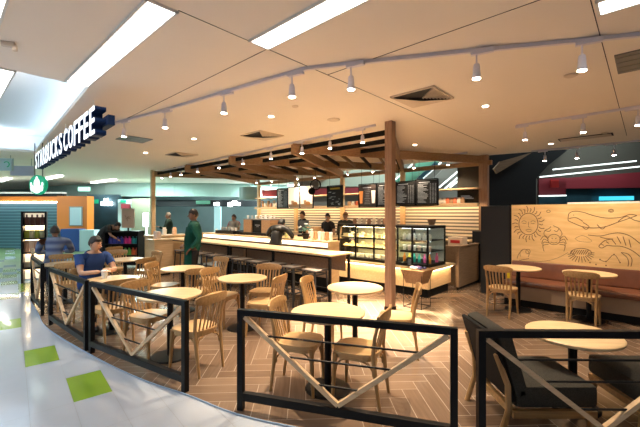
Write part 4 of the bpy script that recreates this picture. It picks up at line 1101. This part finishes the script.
for z, cs, nm in ((.401,[(.1,.4,.08),(.75,.3,.05),(.1,.4,.08),(.6,.12,.05)],('green','orange','green','red')), (.741,[(.03,.05,.35),(.03,.05,.35),(.55,.03,.25),(.02,.25,.3)],('blue','blue','pink','teal'))):
    for i in range(8):
        k = (i//2)%4; item('pouch', plain(cs[k]), rx-.40+.115*i, ry-.05, z, nm[k]+' bag on the '+('lower' if z < .5 else 'upper')+' shelf of the low black merchandise stand', 'bag', nm[k]+' bags on the '+('lower' if z < .5 else 'upper')+' merchandise shelf', world=True, s=1.3)
t = thing('poster_stand', 'tan poster board with a dark plant drawing standing on the merchandise stand', 'poster', (-5.73,10.6,1.121), 0)
m = MB(); m.span((-.19,-.01,.10),(.19,.01,.68)); m.build('board', plain((.42,.32,.24)), t); m = MB(); m.span((-.02,.0,0),(.02,.02,.1)); m.box((0,0,.008),(.2,.1,.015)); m.build('stand', M['black'], t)
m = MB()
for p, q in (((-.09,.40),(.1,.36)),((-.06,.34),(.04,.46)),((0,.38),(.09,.44)),((-.05,.43),(-.1,.46)),((.0,.37),(-.02,.3))):
    m.tube([(p[0],-.013,p[1]),((p[0]+q[0])/2,-.013,(p[1]+q[1])/2+.012),(q[0],-.013,q[1])],[.012,.022,.008],6,.4)
for v in m.b.verts: v.co.y = -.013 + (v.co.y+.013)*.15
m.build('plant_drawing', M['ink'], t)

# ---------------------------------------------------------------- people
def skin_mesh(verts, edges, radii, sub=2):
    me = bpy.data.meshes.new('k'); me.from_pydata([tuple(v) for v in verts], edges, [])
    o = bpy.data.objects.new('k', me); COL.objects.link(o)
    md = o.modifiers.new('s', 'SKIN'); md.use_smooth_shade = True
    for i, v in enumerate(me.skin_vertices[0].data):
        rr = radii[i]; v.radius = rr if isinstance(rr, tuple) else (rr, rr); v.use_root = (i == 0)
    sb = o.modifiers.new('u', 'SUBSURF'); sb.levels = sub; sb.render_levels = sub
    out = bpy.data.meshes.new_from_object(o.evaluated_get(bpy.context.evaluated_depsgraph_get()))
    bpy.data.objects.remove(o); bpy.data.meshes.remove(me); return out
BASE = dict(pelvis=(0,0,.95), waist=(0,0,1.08), chest=(0,0,1.28), upper=(0,0,1.41), neck=(0,0,1.50), head=(.015,0,1.62))
def person(name_label, loc, deg, J, skin, hair, top, bottom, sleeves='short', scale=1.0, apron=None, hair_kind='short', group=None, top_mat=None, hand_curl=.5):
    t = thing('person', name_label, 'person', loc, R(deg), group); t.scale = (scale,)*3
    g = lambda k: Vector(J[k])
    sk = plain(skin, .55)
    order = ['pelvis','waist','chest','upper','neck']
    V_ = [g(k) for k in order]; Rd = [(.145,.105),(.13,.10),(.15,.11),(.12,.085),.052]; E = [(i,i+1) for i in range(4)]
    nm = {k:i for i, k in enumerate(order)}
    def add(k, p, r, par): V_.append(Vector(p)); Rd.append(r); nm[k] = len(V_)-1; E.append((nm[par], nm[k]))
    hd = g('head'); add('skull', hd-(hd-g('neck'))*.45, .05, 'neck')
    for s in ('l','r'):
        add('sh'+s, g('sh'+s), .058, 'upper'); add('el'+s, g('el'+s), .040, 'sh'+s); add('wr'+s, g('wr'+s), .026, 'el'+s)
        add('hip'+s, g('hip'+s), .088, 'pelvis'); add('kn'+s, g('kn'+s), .056, 'hip'+s); add('an'+s, g('an'+s), .037, 'kn'+s)
        add('toe'+s, g('toe'+s), .032, 'an'+s)
    body = skin_mesh(V_, E, Rd, 2)
    bm = bmesh.new(); bm.from_mesh(body); bmesh.ops.recalc_face_normals(bm, faces=bm.faces); src = bm.copy(); bpy.data.meshes.remove(body)
    mb = MB(); mb.b.free(); mb.b = bm
    tilt = J.get('tilt', (0,0)); hr = Matrix.Rotation(tilt[1],4,'Z') @ Matrix.Rotation(tilt[0],4,'Y')
    def H(x, y, z): return hd + (hr @ Vector((x,y,z)))
    def hball(c, r, sc, seg=14): return mb.ball(H(*c), r, sc, seg, hr)
    vs = hball((0,0,0), .1, (.92,.76,1.16), 20)
    for v in vs:                                  # narrower jaw, flatter face
        l = hr.inverted() @ (v.co-hd)
        if l.z < 0: l.y *= 1+l.z*2.6; l.x += -l.z*.10
        if l.x > .07: l.x = .07+(l.x-.07)*.5
        v.co = hd + hr @ l
    mb.tube([H(.078,0,.022), H(.098,0,-.012), H(.112,0,-.026), H(.084,0,-.034)], [.006,.010,.014,.008], 8)
    for s in (-1,1):
        hball((-.003,s*.078,-.004), .022, (.7,.35,1.25), 8)
    # hands: palm, four fingers of unequal length and a thumb
    for s in ('l','r'):
        w_, e_ = g('wr'+s), g('el'+s); dx = (w_-e_).normalized(); sd = 1 if s == 'l' else -1
        up = Vector((0,0,1)) if abs(dx.z) < .8 else Vector((1,0,0))
        la = up.cross(dx).normalized(); no = dx.cross(la)
        rot = Matrix((dx, la, no)).transposed().to_4x4()
        mb.ball(w_+dx*.045, .046, (1.05,.86,.38), 12, rot)
        for i, L in enumerate((.066,.076,.071,.056)):
            b0 = w_+dx*.078+la*(.027-.018*i)*sd; c1 = b0+dx*L*.5-no*L*.12*hand_curl; c2 = c1+dx*L*.34-no*L*.35*hand_curl; c3 = c2+dx*L*.12-no*L*.32*hand_curl
            mb.tube([b0,c1,c2,c3],[.0095,.009,.008,.006],8)
        b0 = w_+dx*.03+la*.034*sd; mb.tube([b0, b0+dx*.028+la*.022*sd-no*.006, b0+dx*.056+la*.026*sd-no*.016],[.012,.010,.007],8)
    mb.build('body', sk, t, smooth=True)
    e = MB()
    for s in (-1,1): e.ball(H(.079,s*.031,.012), .011, (.5,1,.6), 8, hr)
    e.build('eye', plain((.03,.02,.015)), t)
    e = MB()
    for s in (-1,1): e.tube([H(.082,s*.018,.032),H(.085,s*.032,.036),H(.076,s*.046,.032)],[.003,.004,.002],6)
    e.build('eyebrow', plain(hair), t)
    e = MB(); e.tube([H(.083,-.024,-.058),H(.09,0,-.056),H(.083,.024,-.058)],[.003,.006,.003],6); e.build('mouth', plain((skin[0]*.6,skin[1]*.38,skin[2]*.38)), t)
    # hair
    e = MB(); vs = e.ball(hd, .1, (1.02,.86,1.24), 20, hr)
    kill = []
    for v in vs:
        l = hr.inverted() @ (v.co-hd)
        lim = -.035 if l.x < .0 else (.045 if l.x > .055 else -.01+(l.x/.055)*.05)
        if hair_kind == 'long' and l.x < .01: lim = -.2
        if l.z < lim: l.z = lim + (l.z-lim)*.08; l.x *= .88; l.y *= .9
        if l.z > .05: l.z += .006*math.sin(l.x*90)+.005*math.sin(l.y*110)
        v.co = hd + hr @ l
    if hair_kind == 'bun': e.ball(H(-.10,0,.05), .04, (1,1,1), 10)
    e.build('hair', plain(hair, .95), t, smooth=True)
    # clothes follow the body's own surface, standing a little off it
    segs = [('T', g('pelvis'), g('waist')), ('T', g('waist'), g('chest')), ('T', g('chest'), g('upper')), ('N', g('upper'), g('head'))]
    for s in ('l','r'):
        segs += [('T', g('upper'), g('sh'+s)), ('A', g('sh'+s), g('el'+s)), ('F', g('el'+s), g('wr'+s)), ('H', g('pelvis'), g('hip'+s)), ('L', g('hip'+s), g('kn'+s)), ('L', g('kn'+s), g('an'+s)), ('X', g('an'+s), g('toe'+s))]
    info = []
    for v in src.verts:
        best = None
        for kd, a, b in segs:
            d = b-a; u = max(0, min(1, (v.co-a).dot(d)/max(d.length_squared, 1e-9))); q = (v.co-(a+d*u)).length
            if best is None or q < best[0]: best = (q, kd, u)
        info.append(best)
    pel = g('pelvis')
    def cloth(nm_, test, off, m_):
        e = src.copy(); e.verts.ensure_lookup_table(); e.normal_update(); nrm = [v.normal.copy() for v in e.verts]
        keep = [test(v, info[v.index]) for v in e.verts]
        for v in e.verts: v.co += nrm[v.index]*off
        bmesh.ops.delete(e, geom=[f for f in e.faces if not all(keep[v.index] for v in f.verts)], context='FACES')
        k = MB(); k.b.free(); k.b = e; return k.build(nm_, m_, t, smooth=True)
    up_ = (g('upper')-pel).normalized()
    def is_top(v, i):
        if i[1] == 'T': return (v.co-pel).dot(up_) > -.06
        if i[1] == 'N': return i[2] < .36
        if i[1] == 'H': return (v.co-pel).dot(up_) > -.04
        if i[1] == 'A': return sleeves == 'long' or i[2] < .62
        if i[1] == 'F': return sleeves == 'long' and i[2] < .9
        return False
    def is_low(v, i):
        if i[1] == 'T': return (v.co-pel).dot(up_) < .06
        return i[1] in 'HL'
    cloth('shirt', is_top, .016, top_mat or plain(top, .8)); cloth('trousers', is_low, .011, plain(bottom, .85))
    src.free()
    for s in ('l','r'):
        e = MB(); a, q = g('an'+s), g('toe'+s); d = (q-a); d.z = 0; d.normalize(); c = (a+q)/2; c.z = min(a.z,q.z)
        e.ball((c.x+d.x*.0, c.y, max(.038, c.z-.0)), .05, (2.6,.95,.75), 12, Matrix.Rotation(math.atan2(d.y,d.x),4,'Z')); e.build('shoe', plain((.02,.02,.02)), t, smooth=True)
    if apron:
        e = MB(); n = 10; rows = []
        for z0, z1_ in ((1.38,.10),(1.15,.15),(.95,.165),(.75,.18),(.52,.19)):
            rows.append([e.b.verts.new((.165*math.cos(u)+(-.035 if z0 > 1.3 else 0)+.02, z1_*math.sin(u), z0)) for u in [R(-80+160*i/n) for i in range(n+1)]])
        for a, b in zip(rows, rows[1:]):
            for i in range(n): e.b.faces.new((a[i],a[i+1],b[i+1],b[i]))
        r = bmesh.ops.solidify(e.b, geom=list(e.b.faces), thickness=.006)
        for s in (-1,1): e.tube([(.11,s*.08,1.38),(.06,s*.085,1.5),(-.07,s*.05,1.47)],.012,6)
        e.tube([(.0,.165,1.0),(-.12,.08,1.0),(-.135,-.02,1.0),(-.1,-.1,1.0),(.0,-.165,1.0)],.014,6)
        e.build('apron', plain(apron, .8), t, smooth=True)
    return t
def stand(**k):
    J = dict(BASE, shl=(0,.185,1.42), shr=(0,-.185,1.42), ell=(-.02,.235,1.14), elr=(-.02,-.235,1.14), wrl=(.08,.23,.92), wrr=(.08,-.23,.92),
      hipl=(0,.09,.90), hipr=(0,-.09,.90), knl=(.02,.10,.50), knr=(.02,-.10,.50), anl=(-.02,.10,.09), anr=(-.02,-.10,.09), toel=(.12,.12,.045), toer=(.12,-.12,.045))
    J.update(k); return J
def sit(**k):
    J = dict(pelvis=(-.06,0,.57), waist=(-.07,0,.70), chest=(-.03,0,.89), upper=(.0,0,1.02), neck=(.015,0,1.10), head=(.035,0,1.22),
      shl=(.0,.185,1.02), shr=(.0,-.185,1.02), ell=(.12,.24,.80), elr=(.12,-.24,.80), wrl=(.34,.12,.78), wrr=(.34,-.12,.78),
      hipl=(0,.10,.53), hipr=(0,-.10,.53), knl=(.40,.12,.53), knr=(.40,-.12,.53), anl=(.38,.12,.09), anr=(.38,-.12,.09), toel=(.52,.13,.045), toer=(.52,-.13,.045))
    J.update(k); return J
SKN, SKL = (.30,.15,.09), (.55,.32,.21)
person('person in a dark green apron and black shirt standing at the bar tables', (-2.50,7.05,0), 200,
    stand(ell=(-.10,.26,1.16), wrl=(.06,.20,.98), elr=(.02,-.24,1.15), wrr=(.16,-.12,1.05), tilt=(.05,.25)), (.23,.12,.075), (.012,.01,.01), (.0,.09,.06), (.01,.012,.014), 'long', 1.0, apron=(.0,.11,.07))
person('person in a blue t-shirt sitting with folded hands at an oak table', (-3.44,5.35,0), -38,
    sit(ell=(.20,.25,.80), elr=(.22,-.22,.80), wrl=(.42,.06,.84), wrr=(.42,-.04,.83), tilt=(.12,.45), chest=(.02,0,.89), upper=(.07,0,1.02), neck=(.10,0,1.10), head=(.14,0,1.215), shl=(.07,.185,1.02), shr=(.07,-.185,1.02)), SKL, (.02,.012,.01), (.012,.05,.20), (.02,.02,.03), 'short', .99)
def stripes():
    m, n, b = nt('blue_grey_stripes'); tc = n.nodes.new('ShaderNodeTexCoord'); w_ = n.nodes.new('ShaderNodeTexWave'); w_.bands_direction = 'Z'; w_.inputs['Scale'].default_value = 2.2; w_.inputs['Distortion'].default_value = .6
    r = n.nodes.new('ShaderNodeValToRGB'); r.color_ramp.elements[0].color = (.06,.09,.21,1); r.color_ramp.elements[1].color = (.22,.27,.38,1)
    n.links.new(tc.outputs['Object'], w_.inputs['Vector']); n.links.new(w_.outputs['Fac'], r.inputs['Fac']); n.links.new(r.outputs['Color'], b.inputs['Base Color']); b.inputs['Roughness'].default_value = .85; return m
person('person in a blue and grey striped shirt seen from behind, sitting at the far left', (-5.62,7.52,0), 122,
    sit(ell=(.12,.29,.80), elr=(.12,-.29,.80), wrl=(.36,.16,.78), wrr=(.36,-.16,.78), shl=(.0,.22,1.02), shr=(.0,-.22,1.02)), SKN, (.03,.02,.018), (.1,.1,.2), (.03,.03,.05), 'long', 1.04, top_mat=stripes())
person('person in dark grey bending over the merchandise stand', (-6.75,10.95,0), -10,
    stand(waist=(.06,0,1.08), chest=(.25,0,1.20), upper=(.38,0,1.24), neck=(.47,0,1.26), head=(.57,0,1.27), shl=(.38,.17,1.22), shr=(.38,-.17,1.22), ell=(.50,.2,1.0), elr=(.50,-.2,1.0), wrl=(.66,.12,.88), wrr=(.66,-.12,.88), tilt=(.5,0)), SKL, (.015,.012,.012), (.03,.03,.03), (.04,.05,.06), 'short')
person('person in black leaning over the bar top before the espresso machine', (*ab(5.26,6.22)[:2],0), 60,
    stand(chest=(.07,0,1.25), upper=(.13,0,1.33), neck=(.17,0,1.38), head=(.22,0,1.44), shl=(.12,.22,1.33), shr=(.12,-.22,1.33), ell=(.14,.36,1.17), elr=(.14,-.36,1.17), wrl=(.36,.2,1.12), wrr=(.36,-.2,1.12), tilt=(.45,0)), SKN, (.003,.003,.003), (.002,.002,.002), (.004,.004,.004), 'long', .98)
person('person in a black shirt standing behind the counter near the plant', (*ab(7.9,8.03)[:2],0), 215, stand(), SKL, (.04,.02,.015), (.015,.015,.018), (.02,.02,.02), 'short', .99)
person('person in black with a pale blue face mask behind the counter', (*ab(7.9,6.97)[:2],0), 230, stand(), SKL, (.012,.01,.01), (.015,.015,.02), (.02,.02,.02), 'short', .95)
person('person with light brown hair in grey behind the pastry case, looking down', (*ab(8.3,6.62)[:2],0), 250, stand(tilt=(.35,.2)), SKL, (.35,.18,.07), (.06,.06,.05), (.02,.02,.02), 'long', .98, hair_kind='bun')
person('distant person in dark green with a pale cap behind the condiment cabinet', (-5.5,12.9,0), 200, stand(wrl=(.3,.15,1.2), ell=(.15,.25,1.15)), SKL, (.3,.3,.28), (.02,.06,.05), (.03,.03,.04), 'long', .97)
person('distant person in red behind the counter, left of the low black tray', (-3.85,16.0,0), 250, sit(), SKN, (.02,.015,.015), (.4,.03,.04), (.03,.03,.04), 'short', 1.2)
person('distant person in white and grey standing beyond the left end of the counter', (-3.05,12.6,0), 240, stand(wrl=(.3,.15,1.15), wrr=(.3,-.15,1.1)), SKL, (.05,.03,.025), (.5,.48,.45), (.03,.03,.04), 'short', .93)
# face mask of the masked person: a child of that person
mk = [o for o in bpy.data.objects if o.get('label','').startswith('person in black with a pale blue')][0]
m = MB(); m.ball((.05,0,1.585), .062, (.85,.85,.75), 12); m.build('face_mask', plain((.35,.6,.72)), mk, smooth=True)
# cup held by the man in blue
item('cup', M['white'], -3.06, 5.04, .729, 'white paper cup on the table before the person in the blue t-shirt', 'cup', s=1.1, world=True)

# ---------------------------------------------------------------- added area lights for the cove and the mall
def area(loc, rot, sx, sy, e, color, name='lamp'):
    l = bpy.data.lights.new(name, 'AREA'); l.shape = 'RECTANGLE'; l.size = sx; l.size_y = sy; l.energy = e; l.color = color
    o = bpy.data.objects.new(name, l); COL.objects.link(o); o.location = loc; o.rotation_euler = rot; return o
# added area lights out of sight above the opening's lips, brightening the cove
for p, q in ((P0,P1),(P1,P2),(P0,P3)):
    v = Vector((q[0]-p[0], q[1]-p[1])); L = v.length; mid = ((p[0]+q[0])/2, (p[1]+q[1])/2)
    cx, cy = sum(c[0] for c in (P0,P1,P2,P3))/4, sum(c[1] for c in (P0,P1,P2,P3))/4
    n = Vector((mid[0]-cx, mid[1]-cy)).normalized()*.22
    area((mid[0]+n.x, mid[1]+n.y, CZ+.09), (R(180),0,math.atan2(v.y,v.x)), L*.95, .08, 9, (.62,.82,1.0), 'cove_fill')
# added area lights brightening the mall beyond and behind, no fittings modelled
for x, y, z, e, c in ((-14,13,3.15,110,(.75,1,.95)), (-8,16.5,3.15,140,(.75,1,.93)), (-2.5,18.5,3.15,150,(.8,1,.93)), (-6.5,1.5,3.18,75,(.80,.90,1)), (-11,4.5,3.15,60,(.75,.88,1)), (3,13.5,6.2,150,(.85,1,.92)), (9.5,11.2,6.2,60,(.9,1,.95))):
    area((x,y,z), (0,0,0), 1.6, .5, e, c, 'mall_fill')
